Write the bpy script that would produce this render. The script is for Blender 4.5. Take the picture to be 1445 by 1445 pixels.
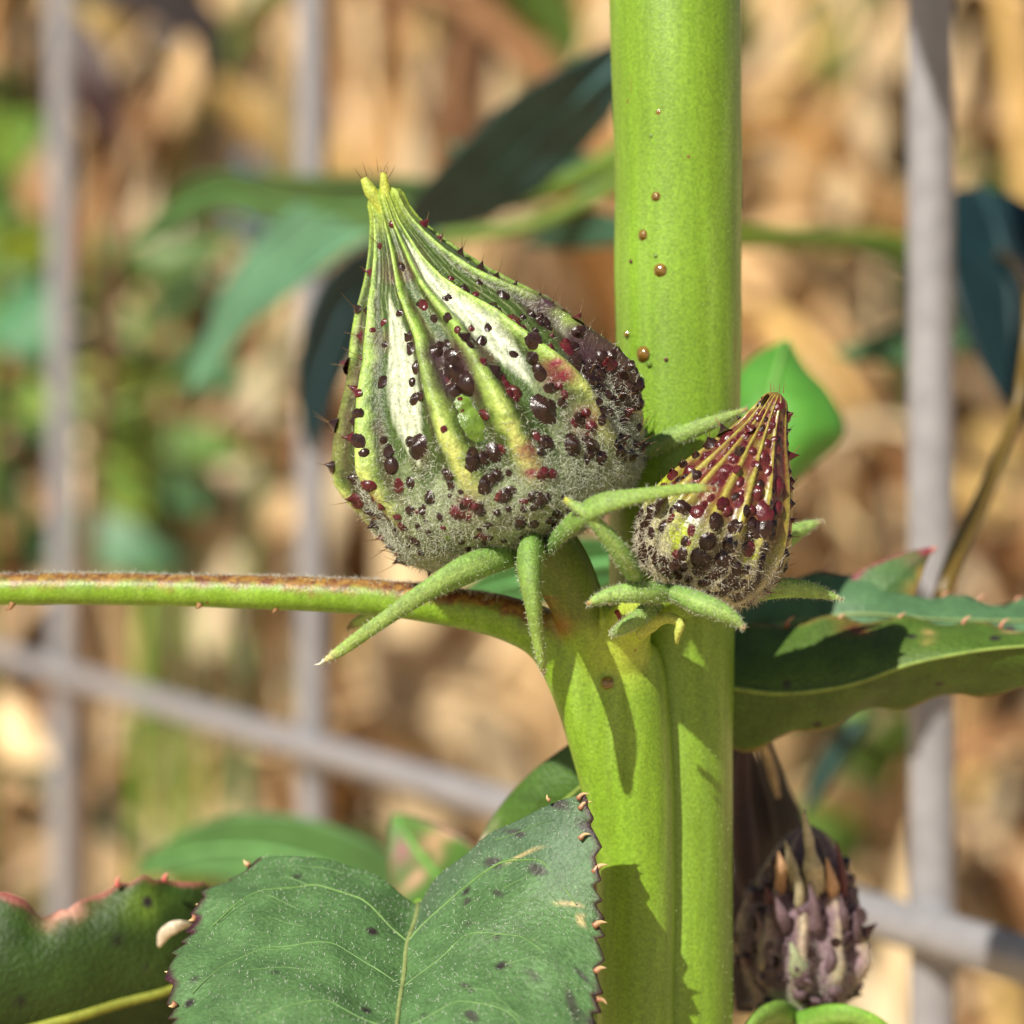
import bpy, math, random
import numpy as np
from mathutils import Vector, Matrix, Quaternion

for o in list(bpy.data.objects):
    bpy.data.objects.remove(o)
scene = bpy.context.scene
COL = scene.collection
random.seed(7)
RNG = np.random.default_rng(11)

# ------------------------------------------------------------------ camera, sky, sun, exposure
Z0 = 0.80                        # camera height above the ground (m)
CAM_D = 0.25                     # camera to the plane of the stem (m)
FPX = 3750.0                     # focal length in photo pixels (photo is 1445 wide)
cam = bpy.data.cameras.new('camera')
cam.sensor_width = 36.0
cam.lens = 36.0 * FPX / 1445.0
cam.clip_start = 0.01
cam.clip_end = 500.0
cam.dof.use_dof = True
cam.dof.focus_distance = CAM_D - 0.017
cam.dof.aperture_fstop = 20.0
cam_ob = bpy.data.objects.new('camera', cam)
cam_ob.location = (0, -CAM_D, Z0)
cam_ob.rotation_euler = (math.radians(90), 0, 0)
COL.objects.link(cam_ob)
scene.camera = cam_ob

LIGHT = Vector((0.41, 0.64, -0.62)).normalized()      # direction sunlight travels
elev = math.asin(-LIGHT.z)
azim = math.atan2(-LIGHT.x, -LIGHT.y)                 # compass bearing towards the sun (from +Y, clockwise)
world = bpy.data.worlds.new('World')
scene.world = world
world.use_nodes = True
wn = world.node_tree
wn.nodes.clear()
sky = wn.nodes.new('ShaderNodeTexSky')
sky.sky_type = 'NISHITA'
sky.sun_disc = False
sky.sun_elevation = elev
sky.sun_rotation = azim
bg = wn.nodes.new('ShaderNodeBackground')
bg.inputs['Strength'].default_value = 0.05
wo = wn.nodes.new('ShaderNodeOutputWorld')
wn.links.new(sky.outputs[0], bg.inputs[0])
wn.links.new(bg.outputs[0], wo.inputs[0])
sun = bpy.data.lights.new('sun', 'SUN')
sun.energy = 5.0
sun.angle = math.radians(0.55)
sun.color = (1.0, 0.94, 0.84)
sun_ob = bpy.data.objects.new('sun', sun)
sun_ob.rotation_euler = LIGHT.to_track_quat('-Z', 'Y').to_euler()
sun_ob.location = (-2, -2, 4)
COL.objects.link(sun_ob)
scene.view_settings.view_transform = 'Standard'
scene.view_settings.look = 'None'
scene.view_settings.gamma = 1.0
scene.view_settings.exposure = 0.34
scene.view_settings.use_curve_mapping = False
scene.cycles.max_bounces = 5
scene.cycles.diffuse_bounces = 3
scene.cycles.glossy_bounces = 2
scene.cycles.transmission_bounces = 3

# ------------------------------------------------------------------ helpers
S = CAM_D / FPX                  # metres per photo pixel at the stem's plane


def at(px, py, mm=0.0):
    """a point of the place that lies `mm` behind the stem's plane"""
    d = mm * 0.001
    k = S * (CAM_D + d) / CAM_D
    return np.array([(px - 722.5) * k, d, Z0 + (722.5 - py) * k])


def pxm(n, mm=0.0):
    return n * S * (CAM_D + mm * 0.001) / CAM_D


def C(r, g, b, k=1.0):
    f = lambda c: ((c / 255 + 0.055) / 1.055) ** 2.4 if c > 10 else c / 255 / 12.92
    return np.array([f(r) * k, f(g) * k, f(b) * k])


def hashf(*a):
    return random.Random(repr(a))


_ph = np.random.default_rng(5).uniform(0, 6.28, (8, 3))
_dr = np.random.default_rng(6).normal(size=(8, 3))
_dr /= np.linalg.norm(_dr, axis=1)[:, None]


def wob(p, scale):
    """smooth pseudo noise in -1..1 for an (n,3) array of points"""
    p = np.asarray(p, float) * scale
    r = 0
    for i in range(8):
        q = p @ _dr[i] * (0.7 + 0.22 * i)
        r = r + np.sin(q + _ph[i, 0] + 1.7 * np.sin(p @ _dr[(i + 3) % 8] * 0.9 + _ph[i, 1]))
    return r / 4.2


def make_mesh(name, v, f, cols=None, rough=None, smooth=True):
    me = bpy.data.meshes.new(name)
    v = np.asarray(v, dtype=np.float32)
    me.vertices.add(len(v))
    me.vertices.foreach_set('co', v.ravel())
    if isinstance(f, np.ndarray):
        n, k = f.shape
        me.loops.add(n * k)
        me.loops.foreach_set('vertex_index', f.astype(np.int32).ravel())
        me.polygons.add(n)
        me.polygons.foreach_set('loop_start', np.arange(0, n * k, k, dtype=np.int32))
    else:
        idx = [i for q in f for i in q]
        st, a = [], 0
        for q in f:
            st.append(a)
            a += len(q)
        me.loops.add(len(idx))
        me.loops.foreach_set('vertex_index', idx)
        me.polygons.add(len(f))
        me.polygons.foreach_set('loop_start', st)
    me.update(calc_edges=True)
    me.validate()
    if smooth:
        me.polygons.foreach_set('use_smooth', np.ones(len(me.polygons), dtype=bool))
    if cols is not None:
        at_ = me.attributes.new('Col', 'FLOAT_COLOR', 'POINT')
        c4 = np.ones((len(v), 4), dtype=np.float32)
        c4[:, :3] = np.clip(cols, 0, 1)
        at_.data.foreach_set('color', c4.ravel())
    if rough is not None:
        at_ = me.attributes.new('Rgh', 'FLOAT', 'POINT')
        at_.data.foreach_set('value', np.asarray(rough, dtype=np.float32))
    return me


def put(name, me, mat, parent=None, label=None, kind=None):
    o = bpy.data.objects.new(name, me)
    COL.objects.link(o)
    if mat is not None and not me.materials:
        me.materials.append(mat)
    if parent is not None:
        o.parent = parent
        if parent.type == 'EMPTY':
            o.matrix_parent_inverse = Matrix.Translation(-parent.location)
    if label:
        o['label'] = label
    if kind:
        o['kind'] = kind
    return o


def thing(name, loc, label, cat, group=None):
    o = bpy.data.objects.new(name, None)
    o.empty_display_size = 0.02
    COL.objects.link(o)
    o.location = loc
    o['label'] = label
    o['category'] = cat
    if group:
        o['group'] = group
    return o


def spline(pts, n):
    """Catmull-Rom resample of (k,d) points to n points"""
    p = np.asarray(pts, float)
    if len(p) == 2:
        t = np.linspace(0, 1, n)[:, None]
        return p[0] * (1 - t) + p[1] * t
    d = np.linalg.norm(np.diff(p[:, :3] if p.shape[1] >= 3 else p, axis=0), axis=1) + 1e-9
    cum = np.concatenate([[0], np.cumsum(d)])
    q = np.vstack([2 * p[0] - p[1], p, 2 * p[-1] - p[-2]])
    out = []
    for s in np.linspace(0, cum[-1], n):
        i = min(max(np.searchsorted(cum, s, side='right') - 1, 0), len(p) - 2)
        t = (s - cum[i]) / d[i]
        a, b, c, e = q[i], q[i + 1], q[i + 2], q[i + 3]
        out.append(0.5 * (2 * b + (c - a) * t + (2 * a - 5 * b + 4 * c - e) * t * t + (3 * b - a - 3 * c + e) * t ** 3))
    return np.array(out)


def frames(c):
    tan = np.gradient(c, axis=0)
    tan /= np.linalg.norm(tan, axis=1)[:, None] + 1e-12
    ref = np.array([0, -1.0, 0]) if abs(tan[0][1]) < 0.9 else np.array([1.0, 0, 0])
    n = []
    cur = ref
    for t in tan:
        cur = cur - t * (cur @ t)
        cur = cur / (np.linalg.norm(cur) + 1e-12)
        n.append(cur)
    n = np.array(n)
    b = np.cross(tan, n)
    return tan, n, b


def tube(pts, rad, n=24, seg=14, cap=True, lump=0.0, lump_s=400, flat=1.0):
    """pts: list of 3D points, rad: list of radii. returns verts, faces, (angle, t) per vertex; angle 0 faces the camera side"""
    pr = spline(np.hstack([np.array(pts, float), np.array(rad, float)[:, None]]), n)
    c, r = pr[:, :3], np.maximum(pr[:, 3], 1e-6)
    tan, nn, bb = frames(c)
    a = np.linspace(0, 2 * math.pi, seg, endpoint=False)
    v = (c[:, None, :] + r[:, None, None] * (np.cos(a)[None, :, None] * nn[:, None, :] * flat + np.sin(a)[None, :, None] * bb[:, None, :]))
    if lump:
        w = wob(v.reshape(-1, 3), lump_s).reshape(n, seg)
        dirs = v - c[:, None, :]
        v = v + dirs * (w * lump)[:, :, None]
    v = v.reshape(-1, 3)
    f = []
    for i in range(n - 1):
        for j in range(seg):
            k = (j + 1) % seg
            f.append((i * seg + j, i * seg + k, (i + 1) * seg + k, (i + 1) * seg + j))
    if cap:
        f.append(tuple(range(seg))[::-1])
        f.append(tuple((n - 1) * seg + j for j in range(seg)))
    aa = np.tile(a, n)
    tt = np.repeat(np.linspace(0, 1, n), seg)
    return v, f, aa, tt


class MB:
    def __init__(s):
        s.v, s.f, s.c, s.n = [], [], [], 0

    def add(s, v, f, c=(0.5, 0.5, 0.5)):
        v = np.asarray(v, float)
        s.v.append(v)
        s.f += [tuple(i + s.n for i in q) for q in f]
        c = np.asarray(c, float)
        s.c.append(np.tile(c, (len(v), 1)) if c.ndim == 1 else c)
        s.n += len(v)

    def mesh(s, name, smooth=True):
        return make_mesh(name, np.vstack(s.v), s.f, np.vstack(s.c), smooth=smooth)


def hairs(pos, dirs, length, width, cols, nseg=3, curl=0.0, taper=0.25):
    """thin 3-sided strands, vectorised. pos, dirs (n,3), length, width (n,)"""
    n = len(pos)
    d = dirs / (np.linalg.norm(dirs, axis=1)[:, None] + 1e-12)
    rnd = RNG.normal(size=(n, 3))
    side = np.cross(d, rnd)
    side /= np.linalg.norm(side, axis=1)[:, None] + 1e-12
    bi = np.cross(d, side)
    V = np.zeros((n, nseg + 1, 3, 3))
    for k in range(nseg + 1):
        t = k / nseg
        c = pos + d * (length * t * (1 - 0.35 * curl * t))[:, None] + side * (length * curl * 0.75 * t * t)[:, None]
        w = width * (1 - (1 - taper) * t) * 0.5
        for j in range(3):
            an = 2 * math.pi * j / 3
            V[:, k, j] = c + (side * math.cos(an) + bi * math.sin(an)) * w[:, None]
    base = (np.arange(n) * (nseg + 1) * 3)[:, None]
    fs = []
    for k in range(nseg):
        for j in range(3):
            j2 = (j + 1) % 3
            fs.append(np.hstack([base + k * 3 + j, base + k * 3 + j2, base + (k + 1) * 3 + j2, base + (k + 1) * 3 + j]))
    cc = np.repeat(cols, (nseg + 1) * 3, axis=0) if np.asarray(cols).ndim == 2 else np.tile(cols, (n * (nseg + 1) * 3, 1))
    return V.reshape(-1, 3), np.vstack(fs), cc


# ------------------------------------------------------------------ materials
def new_mat(name):
    m = bpy.data.materials.new(name)
    m.use_nodes = True
    m.node_tree.nodes.clear()
    return m, m.node_tree


def plant_mat(name, rough=0.5, attr=True, color=(0.5, 0.5, 0.5), rattr=False, var=0.25, vscale=900, stretch=None,
              bump=0.15, bscale=2500, bdist=0.0002, transl=0.0, tcol=None, spec=0.5, coat=0.0, sss=0.0, spots=None, objrand=0.0, grain=0):
    m, nt = new_mat(name)
    N, L = nt.nodes.new, nt.links.new
    out = N('ShaderNodeOutputMaterial')
    p = N('ShaderNodeBsdfPrincipled')
    p.inputs['Roughness'].default_value = rough
    p.inputs['Specular IOR Level'].default_value = spec
    p.inputs['Coat Weight'].default_value = coat
    p.inputs['Coat Roughness'].default_value = 0.12
    if attr:
        a = N('ShaderNodeAttribute')
        a.attribute_name = 'Col'
        col = a.outputs['Color']
    else:
        rgb = N('ShaderNodeRGB')
        rgb.outputs[0].default_value = (*color, 1)
        col = rgb.outputs[0]
    tc = N('ShaderNodeTexCoord')
    mp = N('ShaderNodeMapping')
    if stretch:
        mp.inputs['Scale'].default_value = stretch
    L(tc.outputs['Object'], mp.inputs['Vector'])
    if var:
        no = N('ShaderNodeTexNoise')
        no.inputs['Scale'].default_value = vscale
        no.inputs['Detail'].default_value = 5
        L(mp.outputs[0], no.inputs['Vector'])
        mr = N('ShaderNodeMapRange')
        mr.inputs['From Min'].default_value = 0.25
        mr.inputs['From Max'].default_value = 0.75
        mr.inputs['To Min'].default_value = 1 - var
        mr.inputs['To Max'].default_value = 1 + var
        L(no.outputs['Fac'], mr.inputs['Value'])
        mul = N('ShaderNodeVectorMath')
        mul.operation = 'SCALE'
        L(col, mul.inputs[0])
        L(mr.outputs[0], mul.inputs['Scale'])
        col = mul.outputs[0]
    if grain:
        gn = N('ShaderNodeTexNoise')
        gn.inputs['Scale'].default_value = grain
        gn.inputs['Detail'].default_value = 3
        L(tc.outputs['Object'], gn.inputs['Vector'])
        gr = N('ShaderNodeMapRange')
        gr.inputs['From Min'].default_value = 0.3
        gr.inputs['From Max'].default_value = 0.7
        gr.inputs['To Min'].default_value = 0.78
        gr.inputs['To Max'].default_value = 1.25
        L(gn.outputs['Fac'], gr.inputs['Value'])
        gs = N('ShaderNodeVectorMath')
        gs.operation = 'SCALE'
        L(col, gs.inputs[0])
        L(gr.outputs[0], gs.inputs['Scale'])
        col = gs.outputs[0]
    if objrand:
        oi = N('ShaderNodeObjectInfo')
        hs = N('ShaderNodeHueSaturation')
        m1 = N('ShaderNodeMapRange')
        m1.inputs['To Min'].default_value = 1 - objrand
        m1.inputs['To Max'].default_value = 1 + objrand * 0.6
        L(oi.outputs['Random'], m1.inputs['Value'])
        L(m1.outputs[0], hs.inputs['Value'])
        L(col, hs.inputs['Color'])
        col = hs.outputs[0]
    if spots:
        sc, size, scol = spots
        vo = N('ShaderNodeTexVoronoi')
        vo.inputs['Scale'].default_value = sc
        L(mp.outputs[0], vo.inputs['Vector'])
        ss = N('ShaderNodeMapRange')
        ss.inputs['From Min'].default_value = size
        ss.inputs['From Max'].default_value = size * 0.4
        L(vo.outputs['Distance'], ss.inputs['Value'])
        # only some of the cells carry a spot
        gt = N('ShaderNodeMath')
        gt.operation = 'GREATER_THAN'
        gt.inputs[1].default_value = 0.62
        sep = N('ShaderNodeSeparateColor')
        L(vo.outputs['Color'], sep.inputs[0])
        L(sep.outputs[0], gt.inputs[0])
        mm = N('ShaderNodeMath')
        mm.operation = 'MULTIPLY'
        L(ss.outputs[0], mm.inputs[0])
        L(gt.outputs[0], mm.inputs[1])
        mx = N('ShaderNodeMix')
        mx.data_type = 'RGBA'
        L(mm.outputs[0], mx.inputs['Factor'])
        L(col, mx.inputs['A'])
        mx.inputs['B'].default_value = (*scol, 1)
        col = mx.outputs['Result']
    L(col, p.inputs['Base Color'])
    if rattr:
        ra = N('ShaderNodeAttribute')
        ra.attribute_name = 'Rgh'
        L(ra.outputs['Fac'], p.inputs['Roughness'])
    if bump:
        bn = N('ShaderNodeTexNoise')
        bn.inputs['Scale'].default_value = bscale
        bn.inputs['Detail'].default_value = 4
        L(tc.outputs['Object'], bn.inputs['Vector'])
        bu = N('ShaderNodeBump')
        bu.inputs['Strength'].default_value = bump
        bu.inputs['Distance'].default_value = bdist
        L(bn.outputs['Fac'], bu.inputs['Height'])
        L(bu.outputs[0], p.inputs['Normal'])
    if sss:
        p.inputs['Subsurface Weight'].default_value = sss
        p.inputs['Subsurface Radius'].default_value = (0.4, 0.8, 0.15)
        p.inputs['Subsurface Scale'].default_value = 0.0012
    sh = p.outputs[0]
    if transl:
        tr = N('ShaderNodeBsdfTranslucent')
        if tcol is not None:
            ml = N('ShaderNodeMix')
            ml.data_type = 'RGBA'
            ml.blend_type = 'MULTIPLY'
            ml.inputs['Factor'].default_value = 1
            L(col, ml.inputs['A'])
            ml.inputs['B'].default_value = (*tcol, 1)
            L(ml.outputs['Result'], tr.inputs['Color'])
        else:
            L(col, tr.inputs['Color'])
        mix = N('ShaderNodeMixShader')
        mix.inputs[0].default_value = transl
        L(p.outputs[0], mix.inputs[1])
        L(tr.outputs[0], mix.inputs[2])
        sh = mix.outputs[0]
    L(sh, out.inputs['Surface'])
    return m


M_STEM = plant_mat('stem_skin', rough=0.4, var=0.16, vscale=1100, stretch=(1, 1, 0.10), bump=0.42, bscale=4200, bdist=0.00012,
                   spots=(620, 0.13, tuple(C(120, 84, 40))), grain=3600)
M_POD = plant_mat('pod_skin', rattr=True, var=0.32, vscale=1500, bump=0.7, bscale=3400, bdist=0.0002, grain=4200)
M_BUD = plant_mat('bud_skin', rattr=True, var=0.22, vscale=1200, bump=0.3, bscale=2600, bdist=0.0002, coat=0.25, grain=3500)
M_BRACT = plant_mat('bract_skin', rough=0.6, var=0.25, vscale=1800, bump=0.8, bscale=4500, bdist=0.00014, grain=5000)
M_LEAF = plant_mat('leaf_blade', rough=0.5, var=0.22, vscale=380, bump=0.9, bscale=2100, bdist=0.00022, transl=0.22, grain=3000,
                   tcol=(1.3, 1.35, 0.5), spots=(260, 0.2, tuple(C(52, 42, 44))))
M_BGLEAF = plant_mat('soft_leaf_blade', rough=0.5, var=0.22, vscale=90, bump=0.3, bscale=400, bdist=0.0005, transl=0.2, tcol=(1.2, 1.3, 0.5))
M_VEIN = plant_mat('leaf_vein', rough=0.6, var=0.2, vscale=1500, bump=0.2)
M_HAIR = plant_mat('woolly_hair', rough=0.7, var=0, bump=0, spec=0.3, transl=0.25)
M_BRISTLE = plant_mat('bristle', rough=0.35, var=0, bump=0, transl=0.3)
M_DARKWART = plant_mat('dark_wart', rough=0.24, attr=False, color=tuple(C(46, 27, 22)), var=0.5, vscale=1.2, bump=0.12, bscale=2.5, bdist=0.1, spec=0.45, coat=0.15)
M_REDWART = plant_mat('red_wart', rough=0.24, attr=False, color=tuple(C(84, 28, 32)), var=0.5, vscale=1.2, bump=0.12, bscale=2.5, bdist=0.1, spec=0.45, coat=0.15)
M_MAUVE = plant_mat('mauve_wart', rough=0.4, attr=False, color=tuple(C(98, 76, 82)), var=0.6, vscale=1.2, bump=0.3, bscale=3, bdist=0.1)
M_AMBER = plant_mat('amber_gland', rough=0.1, attr=False, color=tuple(C(122, 92, 34)), var=0.5, vscale=1.0, bump=0, spec=0.7, coat=0.6, sss=0.2)
M_GREENWART = plant_mat('green_gland', rough=0.26, attr=False, color=tuple(C(100, 128, 44)), var=0.4, vscale=1.5, bump=0.15, bscale=2.5, bdist=0.1, spec=0.5)
M_TOOTH = plant_mat('leaf_tooth', rough=0.4, var=0.15, vscale=1500, bump=0.1, spec=0.5)
M_WIRE = plant_mat('galvanised_wire', rough=0.42, attr=False, color=(0.27, 0.262, 0.27), var=0.18, vscale=300, bump=0.2, bscale=900, bdist=0.0003, spec=0.6)
M_DRY = plant_mat('dry_reed_leaf', rough=0.7, var=0.3, vscale=40, stretch=(1, 1, 0.15), bump=0.3, bscale=150, bdist=0.001, transl=0.3, objrand=0.15)
M_THATCH = plant_mat('dry_thatch', rough=0.75, var=0.3, vscale=30, stretch=(1, 1, 0.15), bump=0.2, bscale=100, bdist=0.001, transl=0.2)

gm, nt = new_mat('straw_ground')
N, L = nt.nodes.new, nt.links.new
p = N('ShaderNodeBsdfPrincipled')
p.inputs['Roughness'].default_value = 0.9
tc = N('ShaderNodeTexCoord')
n1 = N('ShaderNodeTexNoise')
n1.inputs['Scale'].default_value = 14
n1.inputs['Detail'].default_value = 10
L(tc.outputs['Object'], n1.inputs['Vector'])
cr = N('ShaderNodeValToRGB')
cr.color_ramp.elements[0].position = 0.3
cr.color_ramp.elements[0].color = (*C(150, 110, 72), 1)
cr.color_ramp.elements[1].position = 0.72
cr.color_ramp.elements[1].color = (*C(244, 218, 174), 1)
L(n1.outputs['Fac'], cr.inputs[0])
L(cr.outputs[0], p.inputs['Base Color'])
bu = N('ShaderNodeBump')
bu.inputs['Distance'].default_value = 0.02
L(n1.outputs['Fac'], bu.inputs['Height'])
L(bu.outputs[0], p.inputs['Normal'])
o_ = N('ShaderNodeOutputMaterial')
L(p.outputs[0], o_.inputs[0])

# ------------------------------------------------------------------ ground
def bank(x, y):  # bank added to catch the sun and brighten the background
    """height of the ground: flat by the fence, a straw covered bank behind it"""
    t = np.clip((np.asarray(y, float) - 1.15) / 1.75, 0, 1)
    p_ = np.stack([np.asarray(x, float), np.asarray(y, float), 0 * np.asarray(x, float)], -1).reshape(-1, 3)
    w = wob(p_, 5.0).reshape(np.shape(x))
    w2 = wob(p_, 1.7).reshape(np.shape(x))
    ra = np.asarray(x, float) / (np.asarray(y, float) + 0.25 + 1e-6)
    dip = 0.26 * np.exp(-((ra + 0.105) / 0.028) ** 2) + 0.2 * np.exp(-((ra + 0.004) / 0.018) ** 2)
    return 1.36 * (t * t * (3 - 2 * t)) * (1 + 0.05 * w2 - dip * (np.asarray(y) > 1)) + (0.012 + 0.05 * t) * w


gx = np.concatenate([-np.geomspace(150, 2.2, 16), np.linspace(-2, 2, 81), np.geomspace(2.2, 150, 16)])
gy = np.concatenate([-np.geomspace(150, 1.0, 14), np.linspace(-0.9, 0.9, 10), np.linspace(1.0, 3.4, 70), np.geomspace(3.6, 150, 16)])
GX, GY = np.meshgrid(gx, gy)
gv = np.stack([GX.ravel(), GY.ravel(), bank(GX.ravel(), GY.ravel())], 1)
k, k2 = len(gx), len(gy)
ii, jj = np.meshgrid(np.arange(k2 - 1), np.arange(k - 1), indexing='ij')
b0 = (ii * k + jj).ravel()
gf = np.stack([b0, b0 + 1, b0 + k + 1, b0 + k], 1)
put('ground', make_mesh('ground', gv, gf), gm, kind='structure')

# ------------------------------------------------------------------ wire fence
FA = np.array([0.0577, 0.10])           # plan position of the right-hand upright
FB = np.array([-0.1204, 0.47])          # plan position of the left-hand upright
fdir = (FB - FA)
zr, zl = at(1340, 1303, 100)[2], at(95, 943, 470)[2]
fence = thing('wire_fence', (FA[0], FA[1], 0), 'grey welded wire mesh fence standing behind the green stem', 'fence')


def wire(name, a, b, r, mat=M_WIRE):
    v, f, aa, tt = tube([a, (np.array(a) + b) / 2, b], [r, r, r], n=9, seg=12)
    return put(name, make_mesh(name, v, f), mat, fence)


ts = [-0.62, 0.0, 0.551, 1.0, 1.46, 1.93, 2.4]
rs = [0.0031, 0.0031, 0.0030, 0.0036, 0.0036, 0.0036, 0.0036]
for t_, r_ in zip(ts, rs):
    q = FA + fdir * t_
    lean = 0.010 if t_ < 0.3 else 0.006
    wire('upright_wire', (q[0] - 0.012 * lean, q[1], -0.05), (q[0] - (0.004 if t_ < 0.3 else 0.002), q[1], 1.35), r_)
nrm = np.array([fdir[1], -fdir[0]])
nrm /= np.linalg.norm(nrm)
off = -nrm * 0.0066 if nrm[1] < 0 else nrm * 0.0066
for dz in (-0.56, -0.37, -0.185, 0.0, 0.42):
    a = FA + fdir * -0.62 - off * 0.92
    b = FA + fdir * 2.4 - off * 0.92
    s_ = (zl - zr)
    if dz == 0.42:
        continue
    wire('cross_wire', (a[0], a[1], zr + dz - 0.62 * s_), (b[0], b[1], zr + dz + 2.4 * s_), 0.0031)
a = FA + fdir * -0.62 - off * 0.92
b = FA + fdir * 2.4 - off * 0.92
wire('cross_wire', (a[0], a[1], 1.30), (b[0], b[1], 1.31), 0.0031)

weld = None
for t_ in ts:
    q = FA + fdir * t_ - off * 0.45
    for dz in (-0.37, -0.185, 0.0):
        zz = zr + dz + t_ * (zl - zr)
        o = bpy.data.objects.new('weld', weld) if weld else None
        if o is None:
            v, f, aa, tt = tube([(0, -0.004, 0), (0, -0.0015, 0), (0, 0.0015, 0), (0, 0.004, 0)], [0.001, 0.0037, 0.0037, 0.001], n=9, seg=10, lump=0.12, lump_s=500)
            weld = make_mesh('weld', v, f)
            weld.materials.append(M_WIRE)
            o = bpy.data.objects.new('weld', weld)
        COL.objects.link(o)
        o.parent = fence
        o.location = (q[0] - FA[0], q[1] - FA[1], zz)

# ------------------------------------------------------------------ the main plant
base = at(948, 722, 0)
plant = thing('hibiscus_plant', (base[0], 0.0, 0.0), 'thick bright green hibiscus stem with a large warty ribbed pod and a small red bud', 'plant')


def stem_cols(v, aa, tt, base_c, pale, dark):
    n = len(v)
    w = wob(v, 260)[:, None]
    c = base_c * (1 + 0.10 * w)
    st = wob(v * np.array([1, 1, 0.06]), 1500)[:, None]
    c = c + (pale - c) * np.clip(st * 0.35, 0, 0.35)
    return c


G1 = C(132, 172, 46, 0.76)
G2 = C(165, 200, 95, 0.8)
sp = [at(940, 0, 6) * [1, 1, 0] + [0, 0, -0.02], at(946, 1445, 1), at(947, 1100, 1), at(952, 850, 0.6), at(956, 600, 0), at(957, 300, 0), at(953, 0, 0),
      at(950, -300, 2), at(945, -1100, 4), at(955, -2300, 2)]
sr = [pxm(98), pxm(88), pxm(86), pxm(86), pxm(88), pxm(89.5), pxm(93), pxm(93), pxm(86), pxm(60)]
v, f, aa, tt = tube(sp, sr, n=420, seg=64, lump=0.012, lump_s=260)
main_stem = put('main_stem', make_mesh('main_stem', v, f, stem_cols(v, aa, tt, G1, G2, G1)), M_STEM, plant)

# decurrent branch in front of the stem, running up to the node, with the petiole going left and both stalks: one grown surface
PET = [at(872, 1260, -6), at(850, 1080, -6.3), at(822, 975, -6.6), at(780, 905, -6.8), at(720, 874, -6.8), at(640, 857, -6.6), at(560, 846, -6.4), at(460, 839, -6),
       at(250, 833, -5), at(0, 832, -4), at(-350, 850, -2), at(-700, 920, 2)]


def grow(tubes, voxel, smooth_it):
    mb_ = MB()
    for (pts, rad, n, seg, lump) in tubes:
        v_, f_, _, _ = tube(pts, [pxm(r) for r in rad], n=n, seg=seg, lump=lump, lump_s=350)
        mb_.add(v_, f_)
    me_ = make_mesh('grow', np.vstack(mb_.v), mb_.f)
    ob = bpy.data.objects.new('grow', me_)
    COL.objects.link(ob)
    md = ob.modifiers.new('r', 'REMESH')
    md.mode = 'VOXEL'
    md.voxel_size = voxel
    sm = ob.modifiers.new('s', 'SMOOTH')
    sm.factor = 0.5
    sm.iterations = smooth_it
    dg = bpy.context.evaluated_depsgraph_get()
    me2 = bpy.data.meshes.new_from_object(ob.evaluated_get(dg))
    v_ = np.zeros(len(me2.vertices) * 3, dtype=np.float32)
    me2.vertices.foreach_get('co', v_)
    f_ = [tuple(p_.vertices) for p_ in me2.polygons]
    bpy.data.objects.remove(ob)
    bpy.data.meshes.remove(me2)
    return v_.reshape(-1, 3).astype(float), f_


v, f = grow([
    ([at(905, 1900, -3), at(899, 1700, -4.4), at(897, 1445, -4.6), at(897, 1200, -4.8), at(886, 1060, -5.0), at(870, 960, -5.2), at(864, 905, -5.0), at(872, 872, -5)], [48, 52, 54, 55, 62, 68, 56, 30], 140, 56, 0.015),
    (PET, [18, 38, 42, 37, 31, 27.5, 25.5, 24.5, 23, 22.5, 22, 20], 200, 32, 0.02),
    ([at(850, 985, -6), at(838, 925, -7.5), at(826, 885, -8.5), at(812, 845, -9.5), at(792, 805, -10.5), at(764, 772, -11)], [34, 36, 37, 38, 42, 50], 40, 28, 0.03),
    ([at(880, 1060, -4.5), at(876, 985, -5.6), at(876, 925, -7.4), at(884, 886, -9.5), at(906, 860, -12.5), at(938, 846, -14.5), at(966, 836, -15.5)], [30, 40, 41, 35, 30, 32, 36], 44, 28, 0.04)],
    0.00028, 7)
cl = spline(PET, 240)
clx = cl[50:]
o_s = np.argsort(clx[:, 0])
cz = np.interp(v[:, 0], clx[o_s, 0], clx[o_s, 2])
up = (v[:, 2] - cz) / pxm(24)
leftness = np.clip((at(800, 900, -6)[0] - v[:, 0]) / 0.003, 0, 1) * (np.abs(up) < 2)
mott = wob(v, 900) * 0.35 + wob(v, 2600) * 0.35
redness = np.clip((up + 0.02 + mott * 0.6) * 1.7, 0, 1) * leftness
c = stem_cols(v, None, None, C(134, 174, 44, 0.76), G2, G1)
pz = np.exp(-((v[:, 0] - at(876, 0, -8)[0]) / pxm(48)) ** 2) * np.clip((v[:, 2] - at(0, 985, -8)[2]) / pxm(60), 0, 1) * np.clip((at(0, 840, -8)[2] - v[:, 2]) / pxm(20) + 1, 0, 1)
c = mix(c, np.tile(C(186, 204, 78, 0.9), (len(v), 1)), pz * 0.8) if 'mix' in globals() else c * (1 - 0.8 * pz[:, None]) + C(186, 204, 78, 0.9) * 0.8 * pz[:, None]
podst = np.clip((v[:, 2] - at(0, 900, -9)[2]) / pxm(30), 0, 1) * (v[:, 0] < at(846, 0, -9)[0]) * (v[:, 0] > at(730, 0, -9)[0])
c = c * (1 - podst[:, None]) + C(104, 124, 44, 0.85) * podst[:, None]
fine = np.clip(wob(v, 5200) * 0.8 + 0.5, 0, 1)[:, None]
redm = C(170, 130, 60, 0.8) * (1 - fine) + C(112, 66, 44, 0.85) * fine
c = c * (1 - redness[:, None]) + redm * redness[:, None]
nodered = np.exp(-((v[:, 0] - at(792, 0, -8)[0]) ** 2 + (v[:, 2] - at(0, 884, -8)[2]) ** 2) / pxm(17) ** 2)
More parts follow.
